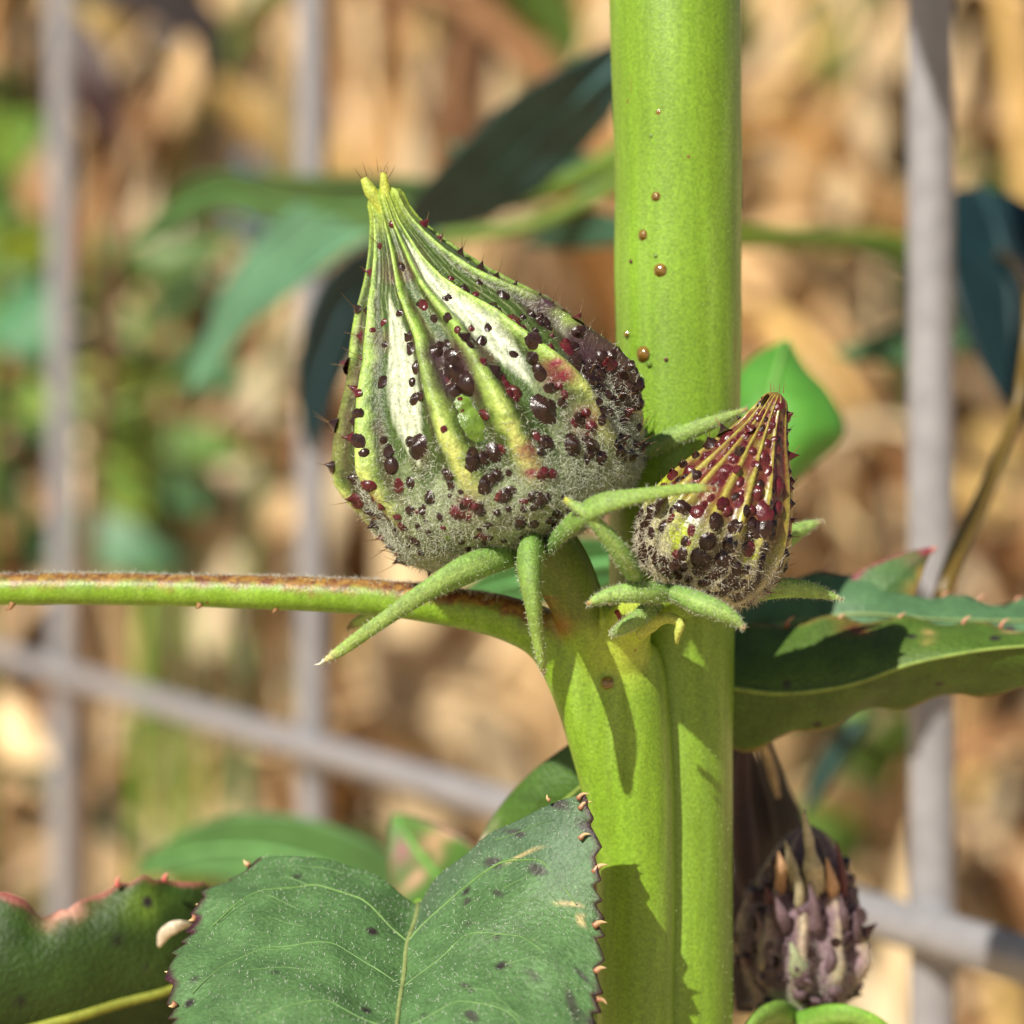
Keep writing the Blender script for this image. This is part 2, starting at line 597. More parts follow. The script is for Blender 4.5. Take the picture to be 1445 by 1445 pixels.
c = c * (1 - 0.8 * nodered[:, None]) + C(150, 96, 44) * 0.8 * nodered[:, None]
petiole = put('branch', make_mesh('branch', v, f, c), M_STEM, plant, 'side branch hugging the stem, with a reddish mottled leaf stalk and two pod stalks')
branch = petiole

# fuzz along the petiole's upper side and small prickles under it
idx = np.where((up > 0.75) & (up < 1.5) & (v[:, 0] < at(700, 0, -6)[0]) & (v[:, 0] > at(-40, 0, -6)[0]))[0]
idx = RNG.choice(idx, 1400)
pp = v[idx] + RNG.normal(size=(1400, 3)) * [0.0002, 0.0003, 0]
dd = np.stack([RNG.normal(size=1400) * 0.8, RNG.normal(size=1400) * 0.5, 0.7 + 0 * idx], 1)
hv, hf, hc = hairs(pp, dd, RNG.uniform(0.0002, 0.0006, 1400), np.full(1400, 0.00005), C(225, 222, 205), nseg=2, curl=0.5)
put('fuzz', make_mesh('fuzz', hv, hf, hc), M_HAIR, petiole, kind='stuff')


def thorn(name, tip, root, r, col, parent, mat=M_TOOTH, bend=0.15, seg=7):
    tip, root = np.array(tip), np.array(root)
    d = tip - root
    mid = (tip + root) / 2 + np.array([-d[2], 0, d[0]]) * bend
    v, f, aa, tt = tube([root, mid, tip], [r, r * 0.6, r * 0.06], n=6, seg=seg)
    c = np.asarray(col, float)
    cc = np.tile(c, (len(v), 1)) if c.ndim == 1 else c[0] * (1 - tt[:, None]) + c[1] * tt[:, None]
    return put(name, make_mesh(name, v, f, cc), mat, parent)


for (rx, ry, tx, ty) in ((18, 853, 8, 862), (390, 859, 384, 865), (282, 855, 276, 859), (796, 985, 784, 992), (806, 1012, 797, 1002)):
    thorn('prickle', at(tx, ty, -6.5), at(rx, ry - 2, -6.2), pxm(5), C(150, 110, 70), petiole)


# ---- shared wart meshes
def lathe_mesh(name, prof, seg=10):
    v, f = [], []
    for (r, z) in prof[:-1]:
        for j in range(seg):
            a = 2 * math.pi * j / seg
            v.append((r * math.cos(a), r * math.sin(a), z))
    v.append((0, 0, prof[-1][1]))
    for i in range(len(prof) - 2):
        for j in range(seg):
            k = (j + 1) % seg
            f.append((i * seg + j, i * seg + k, (i + 1) * seg + k, (i + 1) * seg + j))
    b = (len(prof) - 2) * seg
    for j in range(seg):
        f.append((b + j, b + (j + 1) % seg, len(v) - 1))
    return make_mesh(name, np.array(v), f)


DOME = [(1.25, -0.35), (1.0, 0.1), (0.86, 0.5), (0.5, 0.86), (0, 1.0)]
NUB = [(1.45, -0.35), (1.0, 0.15), (0.75, 0.55), (0.4, 0.95), (0.16, 1.3), (0, 1.5)]
SPIKE = [(1.6, -0.35), (1.0, 0.25), (0.55, 0.9), (0.25, 1.6), (0, 2.3)]
WM = {}
for kname, mat in (('mauve', M_MAUVE), ('dark', M_DARKWART), ('red', M_REDWART), ('amber', M_AMBER), ('green', M_GREENWART)):
    for sname, prof in (('dome', DOME), ('nub', NUB), ('spike', SPIKE)):
        for var in range(4):
            me = lathe_mesh('wart_' + kname + '_' + sname, prof)
            co = np.array([v_.co[:] for v_ in me.vertices])
            co = co * (1 + 0.09 * wob(co + var * 7.3, 2.1))[:, None]
            me.vertices.foreach_set('co', co.astype(np.float32).ravel())
            me.materials.append(mat)
            WM[kname, sname, var] = me


def place(name, key, pos, nrm, r, parent, squash=1.0, stretch=1.0, spin=0.0):
    o = bpy.data.objects.new(name, WM[key + (int(abs(pos[0] * 1e6)) % 4,)])
    COL.objects.link(o)
    q = Vector(nrm).to_track_quat('Z', 'Y') @ Quaternion((0, 0, 1), spin)
    o.parent = parent
    o.matrix_basis = Matrix.LocRotScale(Vector(pos), q, Vector((r, r * stretch, r * squash)))
    return o


nh = 1500
ang, zz = RNG.uniform(-1.5, 1.5, nh), RNG.uniform(-120, 1445, nh)
cx = np.interp(zz, [-120, 0, 300, 600, 850, 1100, 1445], [952, 953, 957, 956, 952, 947, 946])
rd = np.interp(zz, [-120, 0, 300, 600, 850, 1100, 1445], [93, 93, 89.5, 88, 86, 86, 88])
nn_ = np.stack([np.sin(ang), -np.cos(ang), 0 * ang], 1)
pp = np.stack([(cx - 722.5) * S, 0 * cx, Z0 + (722.5 - zz) * S], 1) + nn_ * (rd * S)[:, None]
hv, hf, hc = hairs(pp, nn_ + 0.7 * RNG.normal(size=nn_.shape) * [1, 1, 1.5], RNG.uniform(0.00010, 0.00026, nh), np.full(nh, 0.00005), C(205, 226, 150), nseg=2, curl=0.3)
put('stem_hair', make_mesh('stem_hair', hv, hf, hc), M_HAIR, main_stem, kind='stuff')
# beads on the stem (photo detail crop: scale 2.2567, corner 820,0)
for (x, y, d, k_) in ((248, 358, 24, 'amber'), (342, 500, 28, 'amber'), (238, 626, 24, 'amber'), (195, 748, 25, 'amber'), (253, 860, 34, 'amber'), (195, 1127, 36, 'amber'),
                      (223, 433, 15, 'green'), (215, 1160, 14, 'green'), (262, 180, 16, 'green'), (210, 103, 13, 'green'), (158, 73, 12, 'amber'), (223, 205, 10, 'green'),
                      (237, 815, 11, 'green'), (150, 322, 14, 'amber'), (142, 1064, 16, 'amber'), (157, 832, 10, 'red'), (270, 1145, 10, 'red'), (443, 1140, 11, 'red'),
                      (487, 948, 13, 'dark'), (418, 555, 10, 'red'), (290, 250, 10, 'red'), (345, 55, 10, 'red'), (110, 272, 14, 'amber'), (230, 38, 12, 'green'),
                      (228, 272, 10, 'green'), (412, 582, 9, 'green'), (396, 493, 9, 'amber')):
    px, py = 820 + x / 2.2567, y / 2.2567
    dx = (px - 955.5) / 89.0
    if abs(dx) > 0.98:
        continue
    n = np.array([dx, -math.sqrt(1 - dx * dx), 0])
    P = at(955.5, py, 0) + n * pxm(88.5)
    P[0] = at(px, py, P[1] * 1000)[0]
    P[2] = at(px, py, P[1] * 1000)[2]
    place('gland', (k_, 'dome'), P, n, pxm(d / 2.2567 / 2 * 1.1), main_stem, 0.55)
for (px, py, dx, r) in ((856, 964, -0.05, 7.5),):
    place('gland', ('amber', 'dome'), at(px, py, -10.0), (-0.1, -1, 0), pxm(r), branch, 0.7)
for (px, py, r) in ((985, 1038, 4), (1020, 1068, 3.5), (993, 1150, 3)):
    dx = (px - 947) / 86.0
    place('gland', ('dark', 'dome'), at(px, py, 1 - 5.8 * math.sqrt(1 - dx * dx)), (dx, -math.sqrt(1 - dx * dx), 0), pxm(r), main_stem, 0.4)


# ---- pods
class Pod:
    def __init__(s, bpx, tpx, mm, prof, ribs, ribamp, ribsig, shift=None, seed=1, tilt=0.0, lump=0.03):
        s.B = np.array(bpx, float)
        d = np.array(tpx, float) - s.B
        s.a2 = d / np.linalg.norm(d)
        s.p2 = np.array([-s.a2[1], s.a2[0]])
        s.mm = mm
        s.u = np.array([q[0] for q in prof], float)
        s.h = np.array([q[1] for q in prof], float)
        s.ribs, s.ribamp, s.ribsig, s.lump = ribs, ribamp, ribsig, lump
        s.shift = shift
        s.o = at(*bpx, mm)
        k = pxm(1, mm)
        s.k = k
        a3 = np.array([s.a2[0], 0, -s.a2[1]])
        s.a = a3 * math.cos(tilt) + np.array([0, -1.0, 0]) * math.sin(tilt)
        s.e1 = np.array([s.p2[0], 0, -s.p2[1]])
        s.n = np.cross(s.e1, s.a)
        if s.n[1] > 0:
            s.n = -s.n

    def hw(s, u):
        # smooth interpolation of the profile
        return np.interp(u, s._fu, s._fh)

    def prep(s):
        fu = np.linspace(s.u[0], s.u[-1], 200)
        pc = spline(np.stack([s.u, s.h, 0 * s.u], 1), 400)
        s._fu = fu
        s._fh = np.interp(fu, pc[:, 0], pc[:, 1])

    def rib_theta(s, r, u):
        (t0, t1, u0, u1) = r
        return t0 + (t1 - t0) * np.clip((u - u0) / (u1 - u0), -0.5, 1.2)

    def ribval(s, u, th):
        best = np.zeros_like(u)
        for r in s.ribs:
            d = (np.degrees(th) - s.rib_theta(r, u) + 180) % 360 - 180
            best = np.maximum(best, np.exp(-(d / (s.ribsig * np.interp(u / s.u[-1], [0.2, 0.72], [1.08, 0.58]))) ** 2))
        return best

    def center(s, u):
        sh = np.interp(u, s.shift[0], s.shift[1]) if s.shift else 0 * u
        return s.o + (s.a[None, :] * u[:, None] + s.e1[None, :] * sh[:, None]) * s.k

    def pos(s, u, th):
        u = np.atleast_1d(np.asarray(u, float))
        th = np.atleast_1d(np.asarray(th, float))
        r = s.hw(u) * s.k
        c = s.center(u)
        d = np.sin(th)[:, None] * s.e1 + np.cos(th)[:, None] * s.n
        p0 = c + d * r[:, None]
        r = r * (1 - s.ribamp * 0.5 + s.ribamp * s.ribval(u, th) * s.fade(u)) * (1 + s.lump * wob(p0, 330) * np.clip(s.hw(u) / 120, 0, 1))
        return c + d * r[:, None]

    def fade(s, u):
        L_ = s.u[-1]
        return np.clip((u - 0.12 * L_) / (0.22 * L_), 0.1, 1)

    def normal(s, u, th):
        e = 3.0
        u = np.atleast_1d(np.asarray(u, float))
        th = np.atleast_1d(np.asarray(th, float))
        du = s.pos(np.minimum(u + e, s.u[-1]), th) - s.pos(np.maximum(u - e, s.u[0]), th)
        dt = s.pos(u, th + 0.03) - s.pos(u, th - 0.03)
        n = np.cross(dt, du)
        n /= np.linalg.norm(n, axis=1)[:, None] + 1e-15
        out = s.pos(u, th) - s.center(u)
        sg = np.sign((n * out).sum(1))
        return n * sg[:, None]

    def from_px(s, px, py):
        d = np.array([px, py], float) - s.B
        u = d @ s.a2
        v = d @ s.p2
        sh = np.interp(u, s.shift[0], s.shift[1]) if s.shift else 0
        u = min(max(u, s.u[0] + 1), s.u[-1] - 1)
        q = (v - sh) / max(float(s.hw(u)), 1e-3)
        return u, math.asin(max(-1, min(1, q)))

    def build(s, name, colf, mat, nu=190, nt=230):
        u = np.linspace(s.u[0], s.u[-1], nu)
        th = np.linspace(-math.pi, math.pi, nt, endpoint=False)
        U, T = np.meshgrid(u, th, indexing='ij')
        U, T = U.ravel(), T.ravel()
        P = s.pos(U, T)
        cols, rgh = colf(U, T, P)
        i, j = np.meshgrid(np.arange(nu - 1), np.arange(nt), indexing='ij')
        i, j = i.ravel(), j.ravel()
        j2 = (j + 1) % nt
        f = np.stack([i * nt + j, i * nt + j2, (i + 1) * nt + j2, (i + 1) * nt + j], 1)
        return make_mesh(name, P, f, cols, rgh)


def mix(a, b, w):
    w = np.clip(w, 0, 1)[:, None]
    return a * (1 - w) + b * w


def blob(pod, U, T, px, py, r):
    u0, t0 = pod.from_px(px, py)
    du = (U - u0)
    dt = ((T - t0 + math.pi) % (2 * math.pi) - math.pi) * pod.hw(U)
    return np.exp(-((du ** 2 + dt ** 2) / (r * r)))


# the large pod ---------------------------------------------------------------------------------------
big = Pod((746, 782), (546, 237), -10.5,
          [(-8, 20), (0, 70), (12, 118), (28, 158), (50, 190), (75, 206), (110, 213), (164, 214), (210, 206), (260, 188), (330, 147), (402, 95), (450, 62), (490, 40), (520, 29), (545, 24), (556, 8)],
          [(-95, -95, 135, 390), (-54, -52, 135, 390), (-14, -18, 135, 390), (9, 1.5, 135, 390), (46, 19, 135, 390), (80, 50, 135, 390), (120, 105, 135, 390), (155, 150, 135, 390),
           (190, 185, 135, 390), (225, 222, 135, 390)],
          0.17, 5.6, shift=([0, 60, 330, 402, 500, 560], [2, 9, 5, -12, -18, -16]), seed=3)
big.prep()
ZS = lambda x, y: (440 + x / 2.89, 220 + y / 2.89)
ZL = lambda x, y: (440 + x / 3.6125, 600 + y / 3.6125)


def lens(U, T, uc, uh, tc, thf, pw=2.0):
    """1 inside a long lens-shaped panel centred at (uc, tc deg), half length uh, half angle thf"""
    q = 1 - np.abs((U - uc) / uh) ** pw
    w = thf * np.clip(q, 0, 1)
    d = np.abs((np.degrees(T) - tc + 180) % 360 - 180)
    return np.clip((w - d) / 1.6, 0, 1) * (q > 0)


def big_cols(U, T, P):
    deg = np.degrees(T)
    n1, n2 = wob(P, 500), wob(P, 1700)
    c = np.tile(C(64, 88, 32, 0.85), (len(U), 1)) * (1 + 0.2 * n1)[:, None]
    rg = np.full(len(U), 0.42)
    # glossy membrane panels between the ribs
    tc2 = np.interp(U, [200, 340, 480], [25, 15, 8])
    pan = np.zeros(len(U))
    for (uc, uh, t0, hf_) in ((285, 125, -33, 10), (345, 140, None, 8.5), (300, 130, 64, 8), (290, 120, 140, 10), (290, 120, 205, 10), (290, 120, 250, 10)):
        pan = np.maximum(pan, lens(U, T, uc, uh, tc2 if t0 is None else t0, hf_))
    stri = 0.5 + 0.5 * np.sin(T * 150 + 3 * n1 + 1.5 * n2)
    c = mix(c, np.outer(0.62 + 0.5 * stri, C(204, 213, 182)), pan * 0.95)
    rg = rg - 0.3 * pan
    # purple-brown smears between ribs on the shoulders
    pr = np.clip((wob(P * [1, 1, 1], 420) - 0.15) * 2.2, 0, 1) * np.clip((U - 100) / 80, 0, 1) * np.clip((480 - U) / 60, 0, 1) * (1 - pan)
    c = mix(c, C(88, 48, 50), pr * 0.6)
    rsm = np.clip((deg - 45) / 25, 0, 1) * (deg < 110) * np.clip((U - 150) / 60, 0, 1) * np.clip((370 - U) / 50, 0, 1)
    c = mix(c, C(70, 38, 46), rsm * 0.75)
    # pale ribs
    rv = big.ribval(U, T) * np.clip(0.9 + 0.25 * n2, 0, 1.1)
    wr = np.clip((rv - 0.35) / 0.4, 0, 1) * np.clip((U - 62) / 60, 0, 1)
    ribc = mix(np.tile(C(150, 182, 80), (len(U), 1)), np.tile(C(210, 208, 126), (len(U), 1)), np.clip((260 - U) / 130, 0, 1) * np.clip(rv * 1.4 - 0.5, 0, 1))
    c = mix(c, ribc, wr)
    # grey felt on the lower half
    felt = np.clip((150 + 55 * n1 + 20 * n2 - U) / 60, 0, 1) * (1 - 0.55 * wr)
    felt = np.maximum(felt, np.clip((230 + 40 * n1 - U) / 60, 0, 1) * (deg > 22) * 0.8 * (1 - 0.4 * wr))
    c = mix(c, np.outer(1 + 0.25 * n2, C(134, 148, 108)), felt * 0.85)
    rg = rg + 0.35 * felt
    flank = np.clip((deg - 52 + 10 * n1) / 12, 0, 1) * (deg < 120) * np.clip((U - 130 + 30 * n1) / 40, 0, 1) * np.clip((365 - U) / 40, 0, 1)
    c = mix(c, np.outer(1 + 0.3 * n2, C(62, 36, 42)), flank * 0.95)
    lflank = np.clip((-deg - 62 + 10 * n1) / 10, 0, 1) * (deg > -120) * np.clip(0.3 + n1, 0, 1) * (U > 110) * (U < 380)
    c = mix(c, C(84, 62, 44), lflank * 0.7)
    # fine pale striations on the upper half
    c = mix(c, C(196, 206, 150), np.clip(np.sin(T * 64 + 3 * n1) - 0.55, 0, 1) * np.clip((U - 250) / 80, 0, 1) * 0.7)
    # crimson stains
    for (x, y, r) in ((1000, 930, 44), (970, 880, 30), (1120, 1090, 50), (1150, 1150, 34), (880, 1215, 40), (895, 1290, 30), (280, 1400, 26), (630, 1430, 40), (930, 1300, 30)):
        w = blob(big, U, T, *ZS(x, y), r / 2.89 * 1.05) * np.clip(0.75 + 0.9 * wob(P, 2400), 0, 1)
        c = mix(c, C(128, 34, 58), w * 1.1)
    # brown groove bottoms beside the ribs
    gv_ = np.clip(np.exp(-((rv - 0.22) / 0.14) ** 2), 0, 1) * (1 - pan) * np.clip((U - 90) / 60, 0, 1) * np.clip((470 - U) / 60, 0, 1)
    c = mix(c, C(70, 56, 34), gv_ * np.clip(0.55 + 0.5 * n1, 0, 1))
    # dark brown halo round big lumps
    for (x, y, r) in ((590, 920, 95), (515, 830, 50), (1150, 900, 90), (830, 540, 70), (940, 620, 70)):
        w = blob(big, U, T, *ZS(x, y), r / 2.89)
        c = mix(c, C(66, 40, 52), w * 1.1)
    c = mix(c, np.tile(C(150, 172, 66), (len(U), 1)), np.clip((U - 480) / 60, 0, 1))
    return c, np.clip(rg, 0.13, 0.9)


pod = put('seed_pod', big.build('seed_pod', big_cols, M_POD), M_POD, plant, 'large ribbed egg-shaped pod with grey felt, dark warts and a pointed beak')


def pod_warts(pd, parent, lst, k_scale=1.0, grow=1.0, sq=1.0):
    for (px, py, d, kind, shape) in lst:
        u, t = pd.from_px(px, py)
        if u > pd.u[-1] - 4:
            continue
        P = pd.pos(u, t)[0]
        n = pd.normal(u, t)[0]
        rr = hashf(px, py)
        place('wart', (kind, shape), P, n, pxm(d / 2, pd.mm) * grow * (1.08 if d < 14 else 0.98), parent, rr.uniform(0.42, 0.72) * sq * (0.6 if kind == 'green' else 1), rr.uniform(0.8, 1.45), rr.uniform(0, 6.28))


D, R_, A_, G_ = 'dark', 'red', 'amber', 'green'
rq = random.Random(77)
zl1 = [(330, 290, 35, R_), (275, 380, 30, R_), (370, 470, 35, D), (255, 540, 20, R_), (585, 515, 28, R_), (520, 375, 25, D), (815, 525, 60, D), (505, 690, 45, D), (205, 645, 28, D),
       (260, 725, 24, R_), (400, 760, 38, D), (425, 890, 50, D), (405, 950, 45, D), (410, 1020, 40, D), (225, 880, 36, D), (240, 970, 32, R_), (240, 1050, 36, D), (245, 1160, 40, D),
       (260, 1210, 46, D), (285, 1180, 30, D), (135, 1090, 30, D), (180, 920, 25, R_), (420, 1210, 85, D), (385, 1190, 50, D), (315, 1280, 76, D), (385, 1350, 50, D), (470, 1410, 52, D),
       (280, 1340, 46, R_), (515, 825, 60, D), (590, 905, 150, D), (640, 955, 110, D), (590, 975, 90, D), (625, 1040, 90, G_), (655, 1110, 150, G_), (565, 1130, 20, R_),
       (640, 770, 55, D), (655, 800, 40, D), (705, 870, 40, R_), (755, 905, 66, D), (785, 925, 50, R_), (665, 1250, 75, D), (745, 1225, 88, D), (700, 1245, 60, D), (755, 1310, 58, D), (710, 1350, 70, D), (785, 1390, 75, D),
       (840, 980, 72, R_), (815, 985, 50, R_), (965, 1175, 66, D), (960, 1050, 86, D), (985, 1030, 50, D), (825, 705, 62, R_), (750, 640, 60, D), (770, 655, 40, D), (690, 580, 32, R_), (880, 790, 56, D), (905, 850, 66, D), (930, 890, 50, D),
       (1085, 1180, 78, D), (1075, 790, 70, R_), (1160, 915, 104, D), (1120, 880, 70, D), (1110, 830, 60, D), (1200, 880, 66, D), (1270, 1000, 70, D), (1300, 960, 54, D), (1330, 1020, 54, D), (1245, 1040, 50, D),
       (950, 1300, 55, R_), (990, 1300, 42, R_), (1365, 1170, 36, D), (1010, 740, 22, R_), (935, 1400, 45, D), (900, 1390, 36, D), (1240, 970, 40, D), (1160, 1210, 40, D), (1120, 1060, 36, R_), (1150, 1110, 46, R_), (1095, 1090, 40, R_), (1010, 960, 36, R_),
       (1035, 990, 30, R_), (1100, 780, 44, D), (1060, 700, 40, D), (960, 620, 50, D), (900, 590, 44, D), (860, 560, 40, D), (1000, 660, 34, R_), (465, 640, 30, R_), (440, 630, 24, D), (560, 690, 30, D), (600, 740, 26, R_)]
zl2 = [(340, 380, 46, R_), (375, 420, 40, R_), (350, 310, 46, R_), (480, 450, 48, D), (545, 455, 48, D), (590, 385, 58, D), (360, 570, 44, D), (500, 610, 56, D), (520, 660, 42, D), (470, 600, 40, D), (570, 560, 34, D),
       (680, 580, 32, G_), (640, 620, 30, G_), (775, 635, 40, D), (735, 455, 72, R_), (790, 400, 50, R_), (830, 420, 46, R_), (855, 445, 50, D), (860, 570, 60, R_), (835, 575, 34, D), (890, 575, 40, D), (865, 600, 30, D), (940, 450, 42, D),
       (1060, 500, 66, D), (1130, 500, 60, D), (1215, 480, 56, D), (1240, 500, 40, D), (1300, 490, 56, D), (1160, 400, 60, D), (1190, 380, 50, D), (1130, 420, 44, D), (1300, 370, 56, D), (1330, 420, 50, D), (440, 530, 40, R_), (430, 480, 34, R_), (560, 500, 30, D), (1000, 430, 34, D),
       (1080, 430, 36, D), (1250, 440, 40, D)]
wl = []
for i, (x, y, d, k_) in enumerate(zl1):
    wl.append((*ZS(x, y), d / 2.89 * 0.92, k_, 'nub' if i % 3 else 'dome'))
for i, (x, y, d, k_) in enumerate(zl2):
    wl.append((*ZL(x, y), d / 3.6125 * 0.92, k_, 'nub' if i % 3 else 'dome'))
for q in range(34):
    wl.append((rq.uniform(836, 912), rq.uniform(505, 650), rq.uniform(9, 19), 'dark', rq.choice(('dome', 'nub', 'spike'))))
for q in range(16):
    t_ = rq.random()
    wl.append((740 + 130 * t_ + rq.uniform(-14, 8), 415 + 95 * t_ + rq.uniform(-4, 30), rq.uniform(7, 15), 'dark', rq.choice(('nub', 'spike'))))
for q in range(26):
    wl.append((rq.uniform(530, 830), rq.uniform(690, 775), rq.uniform(6, 11), rq.choice(('dark', 'dark', 'red')), 'dome'))
for (t0, t1, u0, u1) in big.ribs[1:6]:
    for sd in (-1, 1):
        for k_ in range(11):
            u = 95 + k_ * 28 + rq.uniform(-9, 9)
            th_ = math.radians(t0 + (t1 - t0) * (u - u0) / (u1 - u0) + sd * rq.uniform(6.5, 9))
            if rq.random() < 0.32:
                continue
            P, n = big.pos(u, th_)[0], big.normal(u, th_)[0]
            place('wart', (rq.choice((D, D, R_)), rq.choice(('nub', 'spike'))), P, n + big.a * 0.4, pxm(rq.uniform(3.5, 7.5)), pod, rq.uniform(0.5, 0.9), rq.uniform(0.9, 1.6), rq.uniform(0, 6))
pod_warts(big, pod, wl)
# pointed warts along both outlines, and rows on the far side
rr = random.Random(4)
bris_p, bris_d, bris_l = [], [], []


def outline_warts(pd, parent, th_deg, us, size, kind=('dark', 'dark', 'red')):
    for u in us:
        t = math.radians(th_deg + rr.uniform(-9, 9))
        u = u + rr.uniform(-4, 4)
        P, n = pd.pos(u, t)[0], pd.normal(u, t)[0]
        n2 = n + pd.a * rr.uniform(-0.1, 0.5)
        r = pxm(size * rr.uniform(0.7, 1.25), pd.mm)
        place('wart', (rr.choice(kind), 'spike' if rr.random() < 0.7 else 'nub'), P, n2, r, parent, rr.uniform(0.7, 1.0), 1, rr.uniform(0, 6))
        for q in range(rr.choice((1, 1, 2))):
            bris_p.append(P + n * r * 0.6)
            bris_d.append(n + pd.a * rr.uniform(0.0, 0.9) + np.array([rr.uniform(-.3, .3), rr.uniform(-.3, .3), rr.uniform(-.3, .3)]))
            bris_l.append(pxm(rr.uniform(16, 38), pd.mm))


outline_warts(big, pod, -89, [30, 52, 74, 92, 112, 132, 158, 186, 214, 240, 268, 300, 336, 372, 410, 446], 7.5)
outline_warts(big, pod, -74, [64, 120, 200, 262, 330], 5.5)
outline_warts(big, pod, 88, [70, 92, 112, 130, 150, 170, 190, 208, 228, 246, 262, 280, 298, 316, 334, 356, 380, 404, 430, 458, 486], 6.5)
outline_warts(big, pod, 72, [90, 118, 142, 166, 190, 216, 240, 262, 284, 306], 7.5)
for th_ in (112, 138, 170, 205, 238):
    outline_warts(big, pod, th_, [60, 100, 140, 180, 230, 290, 350], 8)
for (x, y) in ((500, 690), (520, 375), (585, 515), (815, 525), (1010, 740), (420, 1210), (1160, 910), (640, 770), (425, 890), (1270, 1000), (960, 1050), (275, 380), (330, 290), (370, 470), (655, 1250)):
    u, t = big.from_px(*ZS(x, y))
    bris_p.append(big.pos(u, t)[0])
    bris_d.append(big.normal(u, t)[0] + big.a * 0.6)
    bris_l.append(pxm(rr.uniform(14, 28)))
# beak prongs
for pts, rad, c0 in (([(556, 340), (541, 298), (523, 270), (513, 252)], [12, 9, 10, 5], C(172, 178, 62)), ([(556, 345), (550, 308), (544, 272), (541, 244)], [13, 11, 9, 4.5], C(176, 182, 66)),
                     ([(604, 390), (585, 345), (572, 315), (562, 292)], [13, 10, 7, 2], C(150, 176, 74))):
    v, f, aa, tt = tube([at(x, y, -11.5) for x, y in pts], [pxm(r * 0.9) for r in rad], n=16, seg=14, lump=0.06, lump_s=900)
    put('beak_point', make_mesh('beak_point', v, f, stem_cols(v, aa, tt, c0, G2, G1)), M_BRACT, pod)
for (x, y) in ((510, 255), (518, 253), (526, 250), (534, 247), (541, 246), (545, 249), (538, 252), (548, 255)):
    bris_p.append(at(x, y - 4, -11.5 + rr.uniform(-0.5, 0.5)))
    bris_d.append(np.array([(x - 535) * 0.03 + rr.uniform(-.3, .3), rr.uniform(-.4, .4), 1.0]))
    bris_l.append(pxm(rr.uniform(12, 22)))
bl = len(bris_p)
hv, hf, hc = hairs(np.array(bris_p), np.array(bris_d), np.array(bris_l), np.full(bl, 0.00011), C(150, 120, 82), nseg=4, curl=0.12, taper=0.2)
put('bristles', make_mesh('bristles', hv, hf, hc), M_BRISTLE, pod, kind='stuff')


def felt(pd, parent, n, ufn, lo, hi, width, col, colvar=0.25, flat=0.75, name='felt'):
    """short woolly hairs lying over a pod's surface"""
    U = RNG.uniform(pd.u[0] + 4, pd.u[-1] - 8, n * 3)
    T = RNG.uniform(-math.pi, math.pi, n * 3)
    w = ufn(U, T) * pd.hw(U) / pd.hw(U).max()
    keep = RNG.random(n * 3) < w
    U, T = U[keep][:n], T[keep][:n]
    P, Nn = pd.pos(U, T), pd.normal(U, T)
    m = len(U)
    tang = np.cross(Nn, RNG.normal(size=(m, 3)))
    tang /= np.linalg.norm(tang, axis=1)[:, None]
    d = Nn * (1 - flat) + tang * flat
    cc = np.outer(1 + colvar * (RNG.random(m) - 0.5) * 2, col)
    hv, hf, hc = hairs(P, d, RNG.uniform(lo, hi, m), np.full(m, width), cc, nseg=3, curl=0.9, taper=0.5)
    return put(name, make_mesh(name, hv, hf, hc), M_HAIR, parent, kind='stuff')


def big_felt(U, T):
    deg = np.degrees(T)
    w = np.clip((205 - U) / 110, 0, 1)
    w = np.maximum(w, np.clip((225 - U) / 60, 0, 1) * ((deg > 30) & (deg < 180)))
    w = w * (1 - 0.7 * np.clip(big.ribval(U, T) * 1.3 - 0.3, 0, 1) * np.clip((U - 70) / 50, 0, 1))
    return np.maximum(w, 0.03 * (U < 420))


felt(big, pod, 32000, big_felt, 0.0003, 0.00085, 0.00005, C(222, 226, 206), 0.25, flat=0.84)


# bracts ----------------------------------------------------------------------------------------------
def bract(parent, pts, rad, c0, c1, tipc, hair=620, flat=0.58, name='bract', label=None):
    P3 = [at(*q) for q in pts]
    v, f, aa, tt = tube(P3, [pxm(r * 0.9, q[2]) for r, q in zip(rad, pts)], n=40, seg=16, lump=0.09, lump_s=600, flat=flat)
    c = c0 * (1 - tt[:, None]) + c1 * tt[:, None]
    c = c * (1 + 0.14 * wob(v, 900))[:, None]
    # raised pale keel facing the viewer
    keel = np.exp(-((aa + math.pi) % (2 * math.pi) - math.pi) ** 2 / 0.12) * 0.35
    c = mix(c, np.tile(C(170, 190, 110), (len(v), 1)), keel)
    c = mix(c, np.tile(tipc, (len(v), 1)), np.clip((tt - 0.93) / 0.06, 0, 1))
    o = put(name, make_mesh(name, v, f, c), M_BRACT, parent, label)
    if hair:
        i = RNG.integers(0, len(v), hair)
        nn = v[i] - spline(P3, 40)[i // 16]
        nn /= np.linalg.norm(nn, axis=1)[:, None] + 1e-9
        return o, v[i], nn
    return o, None, None


